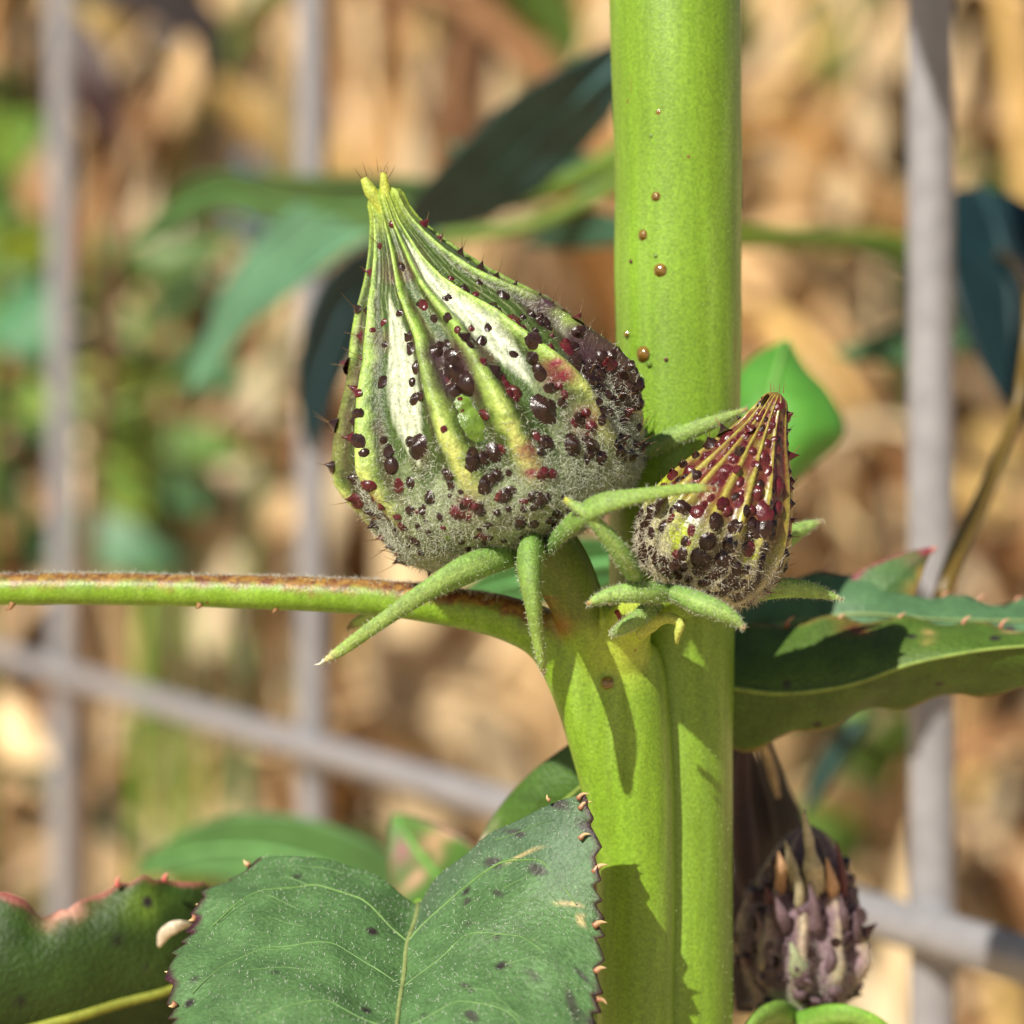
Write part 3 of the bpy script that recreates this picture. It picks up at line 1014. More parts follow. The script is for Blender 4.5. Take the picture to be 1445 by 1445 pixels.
BG, BG2 = C(96, 138, 62, 0.95), C(146, 172, 78, 0.95)
TIPB = C(176, 130, 96)
bh_p, bh_n = [], []
for (pts, rad, tipc) in (
        ([(742, 776, -15), (700, 788, -19), (650, 806, -21), (580, 848, -22), (520, 890, -22.5), (478, 920, -22.5), (455, 934, -22.5)], [20, 22, 20, 15, 12, 9, 2], C(214, 196, 140)),
        ([(752, 768, -16), (748, 800, -21), (752, 850, -22), (758, 895, -21.5), (764, 930, -21), (768, 952, -20.5)], [40, 36, 27, 18, 12, 3], C(170, 120, 98)),
        ([(690, 800, -12), (600, 838, -8), (540, 862, -5), (505, 878, -3), (490, 888, -3)], [12, 11, 9, 8, 2], C(150, 110, 70)),
        ([(775, 770, -18), (810, 736, -25), (848, 712, -27.5), (900, 700, -28), (950, 692, -27.5), (985, 689, -27), (1010, 690, -26.5)], [16, 18, 19, 13, 10, 9, 5], C(150, 52, 58)),
        ([(880, 660, -6), (915, 634, -6.5), (950, 618, -7), (1000, 598, -7.5), (1055, 577, -8)], [10, 13, 14, 11, 3], C(160, 130, 80))):
    o, hp, hn = bract(pod, pts, rad, BG, BG2, tipc)
    bh_p.append(hp)
    bh_n.append(hn)
hp, hn = np.vstack(bh_p), np.vstack(bh_n)
hv, hf, hc = hairs(hp, hn + 0.6 * RNG.normal(size=hn.shape), RNG.uniform(0.00015, 0.00045, len(hp)), np.full(len(hp), 0.000045), C(215, 222, 190), nseg=2, curl=0.4)
put('bract_hair', make_mesh('bract_hair', hv, hf, hc), M_HAIR, pod, kind='stuff')
thorn('bract_point', at(443, 938, -22.5), at(458, 931, -22.5), pxm(2.5), C(230, 225, 200), pod)

# ---- the small red bud --------------------------------------------------------------------------------
bud_g = Pod((968, 842), (1095, 552), -15.5,
            [(-6, 8), (0, 34), (10, 62), (26, 86), (50, 101), (80, 106), (110, 103), (140, 94), (170, 81), (200, 66), (230, 51), (260, 36), (290, 24), (308, 16), (316, 3)],
            [(-92, -80, 60, 250), (-55, -50, 60, 250), (-38, -33, 60, 250), (-6, -16, 60, 250), (16, 2, 60, 250), (38, 24, 60, 250), (62, 60, 60, 250), (95, 90, 60, 250),
             (130, 130, 60, 250), (165, 165, 60, 250), (200, 200, 60, 250), (235, 235, 60, 250)], 0.11, 5.0,
            shift=([0, 100, 200, 260, 316], [0, 0, 6, 6, 4]), seed=8, lump=0.05)
bud_g.prep()
ZB = lambda x, y: (780 + x / 3.284, 520 + y / 3.284)


def bud_cols(U, T, P):
    n1, n2 = wob(P, 600), wob(P, 2000)
    c = np.tile(C(142, 156, 46, 0.9), (len(U), 1)) * (1 + 0.15 * n1)[:, None]
    rg = np.full(len(U), 0.3)
    red = np.clip((U - 78 + 40 * n1) / 50, 0, 1) * np.clip(0.95 + 0.35 * n2, 0, 1)
    c = mix(c, C(100, 36, 36), red * 0.95)
    rv = bud_g.ribval(U, T)
    wr = np.clip((rv - 0.35) / 0.4, 0, 1)
    c = mix(c, np.tile(C(176, 172, 74), (len(U), 1)), wr * (0.8 - 0.2 * red))
    dk = np.clip((140 - U + 30 * n1) / 50, 0, 1) * (1 - wr) * 0.95
    c = mix(c, C(186, 182, 150), wr * np.clip((120 - U) / 40, 0, 1) * 0.8)
    c = mix(c, C(84, 74, 50), dk)
    rg = rg + 0.35 * np.clip((110 - U) / 50, 0, 1)
    for (x, y, r) in ((560, 775, 70), (905, 890, 50), (430, 490, 44)):
        w = blob(bud_g, U, T, *ZB(x, y), r / 3.284)
        c = mix(c, C(158, 174, 42), w * 1.3)
        rg = rg - 0.25 * np.clip(w, 0, 1)
    wool = np.clip((42 + 16 * n1 - U) / 25, 0, 1)
    c = mix(c, C(176, 172, 148), wool * 0.8)
    return c, np.clip(rg, 0.15, 0.8)


bud = put('flower_bud', bud_g.build('flower_bud', bud_cols, M_BUD, 120, 150), M_BUD, plant, 'small pointed red and yellow green bud with rows of dark warts')
zb = [(975, 145, 50, R_), (1040, 180, 40, R_), (1015, 265, 40, R_), (915, 445, 40, R_), (980, 430, 60, R_), (980, 480, 55, R_), (900, 280, 50, R_), (860, 310, 60, R_), (810, 415, 60, R_), (775, 470, 70, R_),
      (745, 525, 80, R_), (700, 545, 50, R_), (690, 405, 56, R_), (610, 460, 50, R_), (650, 495, 56, D), (560, 510, 44, D), (590, 495, 36, D), (485, 450, 56, R_), (640, 390, 56, R_), (540, 400, 50, D), (590, 385, 40, R_),
      (640, 660, 66, R_), (590, 645, 56, D), (530, 690, 46, R_), (615, 745, 30, R_), (600, 800, 28, R_), (545, 855, 32, R_), (770, 630, 55, R_), (840, 615, 60, R_), (850, 580, 40, R_), (935, 575, 78, R_), (735, 710, 75, D), (810, 730, 62, D),
      (695, 800, 76, D), (785, 805, 72, D), (665, 885, 76, D), (760, 880, 82, D), (920, 745, 80, D), (945, 740, 50, D), (945, 660, 78, R_), (1000, 580, 60, D), (985, 640, 60, D), (1010, 680, 50, D), (895, 835, 60, R_), (955, 830, 50, D),
      (835, 935, 50, D), (490, 640, 80, D), (430, 695, 76, D), (380, 665, 52, D), (400, 735, 52, D), (440, 760, 42, D), (410, 845, 56, D), (445, 850, 50, D), (490, 885, 42, D), (550, 895, 52, D), (580, 910, 42, D), (440, 950, 62, D), (470, 1000, 42, D),
      (495, 935, 46, D), (400, 930, 50, D), (355, 740, 32, D), (355, 800, 30, D), (515, 1040, 34, D), (540, 1000, 50, D), (575, 1000, 42, D), (610, 970, 50, D), (655, 930, 46, D), (675, 990, 46, D), (715, 965, 46, D), (750, 940, 52, D), (780, 990, 34, D),
      (740, 1040, 38, D), (835, 1000, 52, D), (870, 995, 34, D), (835, 1050, 38, D), (700, 1030, 34, D), (620, 1010, 34, D), (520, 960, 34, D), (880, 930, 34, D), (800, 880, 30, D), (870, 660, 44, D), (970, 750, 50, D), (1000, 760, 44, D), (1010, 330, 34, R_), (870, 350, 40, R_), (930, 230, 44, R_), (830, 470, 40, R_)]
pod_warts(bud_g, bud, [(*ZB(x, y), d / 3.284 * (1.05 if y > 600 else 0.86), k_, 'dome' if i % 2 else 'nub') for i, (x, y, d, k_) in enumerate(zb)], sq=0.72)
rq = random.Random(5)
ribs_b = bud_g.ribs
for i in range(len(ribs_b) - 1):
    ra_, rb_ = ribs_b[i], ribs_b[i + 1]
    u = 28.0
    while u < 292:
        th_ = 0.5 * (bud_g.rib_theta(ra_, u) + bud_g.rib_theta(rb_, u)) + rq.uniform(-3, 3)
        gapw = abs(rb_[0] - ra_[0]) * math.pi / 180 * float(bud_g.hw(u))
        r = min(gapw * 0.30, 8.5) * rq.uniform(0.6, 1.1)
        px_skip = (i in (2, 3) and 60 < u < 118 and rq.random() < 0.8)
        if not px_skip and rq.random() < (0.8 if u < 150 else 0.7):
            P, n = bud_g.pos(u, math.radians(th_))[0], bud_g.normal(u, math.radians(th_))[0]
            kd = D if u < 115 or rq.random() < 0.35 else R_
            o = place('wart', (kd, rq.choice(('nub', 'dome', 'nub'))), P, n, pxm(max(r, 2.2), -15.5), bud, rq.uniform(0.4, 0.75), 1.0, 0.0)
            # long axis along the bud
            zq = Vector(n).normalized()
            xq = Vector(bud_g.a - n * float(bud_g.a @ n)).normalized()
            yq = zq.cross(xq)
            rm = Matrix((xq, yq, zq)).transposed()
            sc_ = o.scale.copy()
            o.matrix_basis = Matrix.LocRotScale(o.location.copy(), rm.to_quaternion(), Vector((sc_.x * rq.uniform(1.0, 1.7), sc_.y, sc_.z)))
        u += max(9, r * rq.uniform(2.0, 3.4))
bris_p, bris_d, bris_l = [], [], []
outline_warts(bud_g, bud, -88, [110, 130, 150, 170, 190, 212, 236, 262], 6.5, ('red', 'red', 'dark'))
outline_warts(bud_g, bud, 88, [50, 70, 92, 112, 134, 156, 180, 206, 236, 268, 292], 7.0, ('dark', 'dark', 'red'))
for th_ in (115, 145, 180, 215, 245):
    outline_warts(bud_g, bud, th_, [40, 75, 110, 150, 200], 8)
for (x, y) in ((1010, 95), (1025, 90), (1068, 100), (1050, 95)):
    px, py = ZB(x, y)
    bris_p.append(at(px, py + 4, -15.5))
    bris_d.append(np.array([rr.uniform(-.1, .25), 0, 1]))
    bris_l.append(pxm(rr.uniform(14, 24)))
bl = len(bris_p)
hv, hf, hc = hairs(np.array(bris_p), np.array(bris_d), np.array(bris_l) * 0.7, np.full(bl, 0.0001), C(160, 110, 90), nseg=4, curl=0.12, taper=0.2)
put('bristles', make_mesh('bristles', hv, hf, hc), M_BRISTLE, bud, kind='stuff')
felt(bud_g, bud, 8000, lambda U, T: np.clip((130 - U) / 60, 0, 1) * np.where(bud_g.ribval(U, T) > 0.3, 1.0, 0.55), 0.0004, 0.0010, 0.00006, C(226, 220, 198), 0.2)
bh_p, bh_n = [], []
for (pts, rad, tipc) in (
        ([(955, 838, -20), (905, 836, -22.5), (868, 838, -23), (842, 846, -23), (828, 853, -23)], [14, 17, 13, 8, 2], C(190, 140, 90)),
        ([(950, 836, -21), (985, 850, -23.5), (1015, 862, -24), (1036, 874, -24), (1051, 887, -24)], [14, 18, 15, 10, 3], C(196, 150, 120)),
        ([(1000, 836, -15), (1050, 834, -14), (1100, 830, -13), (1145, 833, -12), (1190, 846, -11)], [14, 19, 17, 13, 2], C(200, 200, 160)),
        ([(1020, 810, -8), (1075, 778, -5), (1110, 757, -4), (1140, 742, -3), (1162, 735, -3)], [14, 22, 18, 9, 2], C(150, 110, 90)),
        ([(900, 822, -22), (884, 795, -24.5), (860, 760, -26), (830, 728, -27), (808, 712, -27), (796, 704, -27)], [10, 15, 14, 10, 7, 4], C(170, 170, 60)),
        ([(925, 850, -17), (905, 868, -19), (880, 885, -19.5), (862, 896, -18)], [14, 13, 10, 4], C(150, 170, 60))):
    o, hp, hn = bract(bud, pts, rad, C(104, 144, 62, 0.95), C(138, 172, 84, 0.95), tipc, flat=0.55 if pts[0][0] > 990 else 0.75)
    bh_p.append(hp)
    bh_n.append(hn)
hp, hn = np.vstack(bh_p), np.vstack(bh_n)
hv, hf, hc = hairs(hp, hn + 0.6 * RNG.normal(size=hn.shape), RNG.uniform(0.00015, 0.00045, len(hp)), np.full(len(hp), 0.000045), C(215, 222, 190), nseg=2, curl=0.4)
put('bract_hair', make_mesh('bract_hair', hv, hf, hc), M_HAIR, bud, kind='stuff')
# curled withered tip hanging from the node
v, f, aa, tt = tube([at(905, 895, -14), at(930, 876, -17), at(948, 872, -19), at(960, 880, -19.5), at(957, 893, -19.5), at(955, 908, -19)], [pxm(9), pxm(8), pxm(7), pxm(6), pxm(5), pxm(2)], n=26, seg=10, lump=0.2, lump_s=1800)
put('withered_tip', make_mesh('withered_tip', v, f, np.tile(C(176, 186, 86), (len(v), 1))), M_BRACT, bud)
thorn('scar', at(873, 893, -14.2), at(870, 862, -13.4), pxm(4), C(128, 48, 34), bud)


# ------------------------------------------------------------------ leaves of the main plant
class Sheet:
    """a leaf blade between a left edge, a midrib and a right edge, each a list of (px, py, mm)"""

    def __init__(s, Lp, Mp, Rp, bl=(0, 0, 0), br=(0, 0, 0), n=60):
        f = lambda q: spline([at(*p_) for p_ in q], n)
        s.L, s.M, s.R, s.bl, s.br, s.n = f(Lp), f(Mp), f(Rp), np.array(bl), np.array(br), n

    def at(s, w, t):
        """w in -1..1 across, t in 0..1 along"""
        w, t = np.atleast_1d(np.asarray(w, float)), np.atleast_1d(np.asarray(t, float))
        x = t * (s.n - 1)
        i = np.clip(x.astype(int), 0, s.n - 2)
        fr = (x - i)[:, None]
        g = lambda A: A[i] * (1 - fr) + A[i + 1] * fr
        m, l, r = g(s.M), g(s.L), g(s.R)
        a = np.abs(w)[:, None]
        e = np.where(w[:, None] < 0, l, r)
        b = np.where(w[:, None] < 0, s.bl, s.br)
        return m * (1 - a) + e * a + b * (4 * a * (1 - a)) * np.sin(np.pi * np.clip(t * 0.8 + 0.25, 0, 1))[:, None]

    def normal(s, w, t):
        e = 0.02
        a = s.at(np.clip(w + e, -1, 1), t) - s.at(np.clip(w - e, -1, 1), t)
        b = s.at(w, np.clip(t + e, 0, 1)) - s.at(w, np.clip(t - e, 0, 1))
        n = np.cross(a, b)
        n /= np.linalg.norm(n, axis=1)[:, None] + 1e-15
        return n

    def build(s, name, colf, mat, parent, nw=48, nt=70, thick=0.00022, puff=0.0, puffs=300, label=None, wavy=0.0, serr=0.0, teeth=16):
        w = np.linspace(-1, 1, nw)
        t = np.linspace(0, 1, nt)
        T, W = np.meshgrid(t, w, indexing='ij')
        T, W = T.ravel(), W.ravel()
        P = s.at(W, T)
        n = s.normal(W, T)
        if (n[:, 1].mean()) > 0:
            n = -n
        s.puff, s.puffs = puff, puffs
        P = P + n * (puff * wob(P, puffs))[:, None]
        if serr:
            out = s.at(np.sign(W), T) - s.at(np.sign(W) * 0.9, T)
            out /= np.linalg.norm(out, axis=1)[:, None] + 1e-12
            ph = (T * teeth + 0.35 * np.sin(T * 31) + (W > 0) * 0.37) % 1.0
            saw = np.where(ph < 0.72, ph / 0.72, (1 - ph) / 0.28)
            P = P + out * (serr * (saw - 0.5) * np.clip((np.abs(W) - 0.8) / 0.2, 0, 1) ** 1.5 * np.clip(T * 14, 0, 1))[:, None]
        if wavy:
            edge = np.abs(W) ** 6
            P = P + n * (wavy * edge * np.sin(T * 38 + W * 3))[:, None]
        c = colf(W, T, P)
        i, j = np.meshgrid(np.arange(nt - 1), np.arange(nw - 1), indexing='ij')
        i, j = i.ravel(), j.ravel()
        f1 = np.stack([i * nw + j, i * nw + j + 1, (i + 1) * nw + j + 1, (i + 1) * nw + j], 1)
        m = nw * nt
        f2 = f1[:, ::-1] + m
        ring = [j_ for j_ in range(nw)] + [i_ * nw + nw - 1 for i_ in range(1, nt)] + [(nt - 1) * nw + j_ for j_ in range(nw - 2, -1, -1)] + [i_ * nw for i_ in range(nt - 2, 0, -1)]
        ring = np.array(ring)
        r2 = np.roll(ring, -1)
        f3 = np.stack([ring, ring + m, r2 + m, r2], 1)
        return put(name, make_mesh(name, np.vstack([P, P - n * thick]), np.vstack([f1, f2, f3]), np.vstack([c, c * 0.95])), mat, parent, label)


def vein(sh, parent, wt, r, col, name='vein', lift=0.0001):
    w = np.array([q[0] for q in wt], float)
    t = np.array([q[1] for q in wt], float)
    tt_ = np.linspace(0, 1, 24)
    x = np.linspace(0, 1, len(w))
    w, t = np.interp(tt_, x, w), np.interp(tt_, x, t)
    P = sh.at(w, t)
    n = sh.normal(w, t)
    if n[:, 1].mean() > 0:
        n = -n
    P = P + n * (lift + getattr(sh, 'puff', 0) * wob(P, getattr(sh, 'puffs', 300)))[:, None]
    rr_ = r * (1 - 0.6 * tt_)
    v, f, aa, t2 = tube(list(P), list(rr_), n=40, seg=6)
    return put(name, make_mesh(name, v, f, np.tile(col, (len(v), 1)) * (1 + 0.2 * wob(v, 1500))[:, None]), M_VEIN, parent)


# the broad toothed leaf in front, bottom
front = Sheet([(366, 1210, -3), (322, 1240, -5), (288, 1268, -8), (268, 1308, -11), (241, 1372, -17), (243, 1450, -24), (300, 1560, -33), (460, 1720, -44), (538, 1800, -50)],
              [(590, 1274, -4), (585, 1292, -6.5), (578, 1330, -11), (572, 1365, -15), (566, 1410, -20), (560, 1450, -25), (552, 1560, -35), (545, 1700, -46), (540, 1805, -50)],
              [(826, 1121, -16), (833, 1160, -17), (846, 1215, -18.5), (842, 1250, -19.5), (848, 1300, -21), (846, 1370, -24), (838, 1450, -28), (760, 1600, -36), (620, 1750, -47), (545, 1802, -50)],
              bl=(0, -0.001, 0.0022), br=(0, -0.0005, 0.0026), n=80)


def front_col(W, T, P):
    n1, n2 = wob(P, 260), wob(P, 900)
    c = np.tile(C(96, 134, 80, 0.85), (len(W), 1)) * (1 + 0.12 * n1 + 0.08 * n2)[:, None]
    c = mix(c, C(92, 112, 98, 0.85), np.clip(0.5 - T * 3.0 + 0.3 * n1, 0, 0.55) * (W > 0))  # blue-grey sheen painted in along the right half's upper edge
    edge = np.clip((np.abs(W) - 0.965 + 0.02 * n2 + 0.012 * n1) / 0.03, 0, 1)
    c = mix(c, C(72, 40, 48), edge)
    # dark streaks running along the side veins of the right half
    st = np.clip((wob(np.stack([W * 3.2 + T * 3, T * 16 - W * 6, 0 * W], 1), 3.1) - 0.62) * 4, 0, 1) * (W > 0.3)
    c = mix(c, C(66, 46, 58), st * 0.75)
    # pale scars
    for (w0, t0, rw, rt) in ((0.62, 0.09, 0.10, 0.004), (0.84, 0.2, 0.07, 0.004), (0.9, 0.225, 0.02, 0.012)):
        c = mix(c, C(196, 180, 128), np.exp(-((W - w0) / rw) ** 4 - ((T - t0 + 0.2 * (W - w0) * 0.1) / rt) ** 4))
    return c


leaf = front.build('leaf', front_col, M_LEAF, plant, 90, 260, serr=pxm(13), teeth=25, thick=0.00012, puff=0.00045, puffs=420, label='broad dull green leaf with cream tipped teeth and dark spots, below the pod', wavy=0.0003)
vein(front, leaf, [(0, 0.0), (0, 0.3), (0, 0.6), (0, 0.99)], pxm(4.5), C(128, 140, 84), 'midrib')
for s_ in (-1, 1):
    vein(front, leaf, [(0.0, 0.16), (0.25 * s_, 0.10), (0.5 * s_, 0.085), (0.72 * s_, 0.12), (0.88 * s_, 0.2)], pxm(1.9), C(104, 140, 70), lift=0.0)
    vein(front, leaf, [(0.0, 0.3), (0.3 * s_, 0.25), (0.6 * s_, 0.27), (0.9 * s_, 0.36)], pxm(1.6), C(100, 136, 74), lift=0.0)
    vein(front, leaf, [(0.0, 0.45), (0.3 * s_, 0.42), (0.6 * s_, 0.45), (0.9 * s_, 0.55)], pxm(1.6), C(100, 136, 74), lift=0.0)
rv_ = random.Random(9)
for s_ in (-1, 1):
    for k_ in range(9):
        t0 = 0.03 + k_ * 0.06
        w0 = rv_.uniform(0.3, 0.55)
        vein(front, leaf, [(w0 * s_, t0), ((w0 + 0.15) * s_, t0 + rv_.uniform(-0.02, 0.04)), ((w0 + 0.33) * s_, t0 + rv_.uniform(0.0, 0.08))], pxm(1.1), C(92, 126, 70), lift=0.0)
CREAM = np.array([C(150, 92, 70), C(236, 206, 150)])
for (rx, ry, tx, ty, mm, r) in ((815, 1128, 832, 1120, -16, 4), (818, 1142, 836, 1131, -16, 4), (818, 1184, 834, 1177, -17.3, 4), (838, 1232, 858, 1220, -18.6, 6), (838, 1308, 857, 1302, -21, 5),
                               (840, 1372, 856, 1366, -24, 5), (842, 1410, 857, 1418, -26, 4), (776, 1130, 772, 1121, -14.5, 3), (352, 1220, 344, 1213, -3.6, 5), (288, 1272, 276, 1276, -8, 5), (276, 1292, 266, 1299, -10, 5),
                               (248, 1366, 232, 1371, -16.6, 5), (248, 1415, 238, 1420, -21, 5)):
    thorn('tooth', at(tx, ty, mm), at(rx, ry, mm), pxm(r), CREAM, leaf, bend=0.2)
nh = 2600
w_, t_ = RNG.uniform(-0.96, 0.96, nh), RNG.uniform(0.0, 0.55, nh) ** 1.0
hp, hn = front.at(w_, t_), front.normal(w_, t_)
if hn[:, 1].mean() > 0:
    hn = -hn
hv, hf, hc = hairs(hp + hn * (front.puff * wob(hp, front.puffs))[:, None], hn + 0.5 * RNG.normal(size=hn.shape), RNG.uniform(0.00012, 0.00035, nh), np.full(nh, 0.00006), C(225, 232, 215), nseg=2, curl=0.3)
put('leaf_hair', make_mesh('leaf_hair', hv, hf, hc), M_HAIR, leaf, kind='stuff')
v, f, aa, tt = tube([at(590, 1276, -3.6), at(640, 1300, 1), at(740, 1360, 4), at(860, 1440, 3), at(925, 1500, 1)], [pxm(9), pxm(11), pxm(12), pxm(13), pxm(17)], n=30, seg=14)
put('leaf_stalk', make_mesh('leaf_stalk', v, f, stem_cols(v, aa, tt, C(110, 150, 50, 0.8), G2, G1)), M_STEM, leaf)


def leafcol(base_c, edge_c, ew=0.06, patches=(), n_amp=0.16):
    def fn(W, T, P):
        n1, n2 = wob(P, 260), wob(P, 1100)
        c = np.tile(base_c, (len(W), 1)) * (1 + n_amp * n1 + 0.08 * n2)[:, None]
        # faint side veins
        vv = np.clip(np.sin(T * 46 - np.abs(W) * 9) - 0.9, 0, 1) * 5
        c = mix(c, base_c * 1.45, vv * 0.5)
        e = np.clip((np.abs(W) - 1 + ew + 0.4 * ew * n2) / ew, 0, 1)
        c = mix(c, edge_c, e)
        for (w0, t0, rw, rt, pc) in patches:
            c = mix(c, pc, np.exp(-((W - w0) / rw) ** 2 - ((T - t0) / rt) ** 2) * np.clip(1 + n2, 0.3, 1.4))
        return c
    return fn


# lower left leaf behind the toothed one, shade and lit patch painted in
sh = Sheet([(-160, 1240, 2), (0, 1262, 4), (60, 1288, 5), (110, 1280, 6), (165, 1248, 7), (230, 1240, 9), (300, 1256, 12), (400, 1300, 15)],
           [(-160, 1480, 0), (0, 1462, 3), (60, 1448, 4), (110, 1434, 5), (180, 1412, 7), (250, 1390, 9), (330, 1362, 12), (420, 1330, 15)],
           [(-160, 1640, 5), (0, 1640, 7), (80, 1630, 8), (160, 1600, 9), (230, 1560, 10), (300, 1500, 12), (360, 1430, 14), (424, 1336, 15)], bl=(0, -0.002, 0), br=(0, 0.002, 0))
lf = sh.build('leaf', leafcol(C(62, 92, 28, 0.7), C(170, 96, 90), 0.05, ((-0.95, 0.42, 0.08, 0.06, C(205, 150, 130)), (-0.55, 0.55, 0.06, 0.016, C(20, 20, 22)), (-0.25, 0.3, 0.05, 0.016, C(22, 22, 22)), (-0.8, 0.62, 0.14, 0.05, C(96, 122, 40)))),
              M_LEAF, plant, 60, 90, puff=0.0004, label='dark green shaded leaf with a pink withered edge beside the toothed leaf', wavy=0.0006, serr=pxm(9), teeth=9)
vein(sh, lf, [(0, 0), (0, 0.4), (0, 0.75), (0, 0.99)], pxm(11), C(134, 140, 46), 'midrib')
v, f, aa, tt = tube([at(420, 1330, 15), at(600, 1330, 14), at(800, 1400, 8), at(925, 1560, 2)], [pxm(10), pxm(11), pxm(12), pxm(16)], n=30, seg=12)
put('leaf_stalk', make_mesh('leaf_stalk', v, f, stem_cols(v, aa, tt, C(110, 150, 50, 0.8), G2, G1)), M_STEM, lf)
v, f, aa, tt = tube([at(224, 1336, 3.5), at(232, 1318, 2.5), at(248, 1308, 2), at(270, 1304, 3)], [pxm(2), pxm(9), pxm(10), pxm(3)], n=18, seg=12, lump=0.15, lump_s=900, flat=0.4)
put('withered_curl', make_mesh('withered_curl', v, f, np.tile(C(214, 200, 176), (len(v), 1)) * (1 + 0.2 * wob(v, 900))[:, None]), M_BRACT, lf)
for (rx, ry, tx, ty) in ((166, 1250, 170, 1236), (10, 1264, -4, 1268), (232, 1242, 238, 1232)):
    thorn('tooth', at(tx, ty, 6), at(rx, ry, 6.5), pxm(5), np.array([C(200, 90, 90), C(224, 150, 130)]), lf)

# dark blade between the stem and the toothed leaf
sh = Sheet([(655, 1235, 14), (690, 1160, 11), (740, 1098, 8), (800, 1052, 6), (850, 1020, 4)],
           [(690, 1262, 12), (730, 1200, 9), (775, 1150, 6.5), (820, 1110, 5), (870, 1060, 4)],
           [(760, 1290, 9), (800, 1240, 7), (850, 1190, 5), (880, 1150, 4), (900, 1100, 4)], bl=(0, -0.0008, 0), br=(0, -0.0005, 0))
lf = sh.build('leaf', leafcol(C(82, 122, 42, 0.8), C(90, 96, 50), 0.04, ((-0.85, 0.2, 0.12, 0.08, C(226, 214, 186)),)), M_LEAF, plant, 40, 50, label='narrow green leaf tucked between the stem and the toothed leaf')
vein(sh, lf, [(0, 0), (0, 0.5), (0, 0.99)], pxm(5), C(130, 150, 66), 'midrib')
thorn('leaf_stalk', at(865, 1075, 4), at(930, 1120, 2), pxm(12), C(110, 150, 50, 0.8), lf)

# pair of leaves running out to the right behind the bud
shA = Sheet([(985, 893, 9), (1040, 884, 9), (1110, 878, 9), (1190, 874, 8.5), (1290, 873, 8), (1400, 880, 7), (1520, 890, 6), (1640, 915, 3)],
            [(985, 960, 3), (1040, 972, 3), (1110, 978, 3), (1200, 966, 2.5), (1290, 936, 2), (1400, 916, 1.5), (1520, 910, 1), (1640, 918, 1)],
            [(985, 1040, 7), (1036, 1056, 8), (1110, 1042, 8), (1190, 1018, 8), (1290, 992, 8), (1400, 980, 7), (1520, 960, 5), (1640, 922, 2)], bl=(0, -0.0012, 0), br=(0, -0.001, 0))
lfA = shA.build('leaf', leafcol(C(86, 116, 40, 0.85), C(150, 128, 66), 0.05, ((-0.8, 0.68, 0.1, 0.02, C(196, 170, 110)), (-0.5, 0.5, 0.1, 0.014, C(180, 150, 90)), (-0.72, 0.5, 0.08, 0.012, C(190, 160, 100)), (-0.6, 0.76, 0.07, 0.01, C(190, 170, 110)),
                                                                            (-0.85, 0.35, 0.12, 0.04, C(120, 70, 40)), (0.1, 0.6, 0.5, 0.12, C(80, 110, 34)))),
                M_LEAF, plant, 60, 90, puff=0.0003, label='long green leaf folded along its middle, running out right of the stem', wavy=0.0004, serr=pxm(5), teeth=12)
vein(shA, lfA, [(0, 0), (0, 0.4), (0, 0.7), (0, 0.99)], pxm(4.5), C(120, 142, 60), 'midrib')
shB = Sheet([(985, 870, 22), (1040, 852, 20), (1100, 824, 19), (1160, 806, 18), (1215, 800, 18), (1260, 822, 18), (1320, 840, 18), (1400, 848, 18), (1500, 850, 18), (1600, 880, 18)],
            [(985, 900, 20), (1040, 892, 18), (1100, 882, 16), (1160, 872, 15), (1215, 868, 14), (1260, 870, 14), (1320, 874, 14), (1400, 878, 14), (1500, 880, 14), (1600, 890, 16)],
            [(985, 930, 17), (1040, 940, 15), (1100, 945, 13), (1160, 945, 12), (1215, 945, 11), (1260, 945, 11), (1320, 945, 11), (1400, 940, 11), (1500, 925, 12), (1600, 900, 16)], bl=(0, -0.0006, 0), br=(0, 0, 0))
lfB = shB.build('leaf', leafcol(C(92, 132, 88, 0.85), C(126, 84, 72), 0.06), M_LEAF, plant, 40, 80, puff=0.0003, label='grey green leaf behind the folded leaf on the right', wavy=0.0006, serr=pxm(9), teeth=10)
vein(shB, lfB, [(0, 0), (0, 0.5), (0, 0.99)], pxm(4), C(130, 150, 90), 'midrib')
shC = Sheet([(1180, 850, 17), (1205, 812, 17.5), (1240, 792, 18), (1280, 779, 19), (1312, 772, 20)],
            [(1215, 872, 16), (1245, 838, 16), (1270, 812, 17), (1295, 790, 18.5), (1314, 774, 20)],
            [(1270, 880, 17), (1288, 848, 17), (1298, 822, 17.5), (1306, 798, 19), (1316, 776, 20)])
lfC = shC.build('leaf', leafcol(C(92, 132, 72, 0.85), C(150, 60, 80), 0.2, ((0.0, 0.95, 0.8, 0.2, C(158, 60, 84)), (0.9, 0.6, 0.4, 0.3, C(166, 140, 70)))), M_LEAF, plant, 30, 40, label='small green leaf lobe with a pink tip behind the bud')
for (x, y) in ((1318, 776), (1296, 790)):
    thorn('tooth', at(x + 6, y - 4, 20), at(x - 4, y + 3, 20), pxm(4.5), np.array([C(170, 70, 80), C(220, 150, 124)]), lfC)
for t_ in (0.2, 0.31, 0.44, 0.58, 0.66, 0.74):
    for sh_, lf_ in ((shB, lfB), (shA, lfA)):
        P = sh_.at(-1.0, t_)[0]
        thorn('tooth', P + [0.0006, -0.0002, 0.0006], P + [-0.0003, 0, -0.0005], pxm(4), np.array([C(150, 84, 70), C(222, 168, 130)]), lf_)

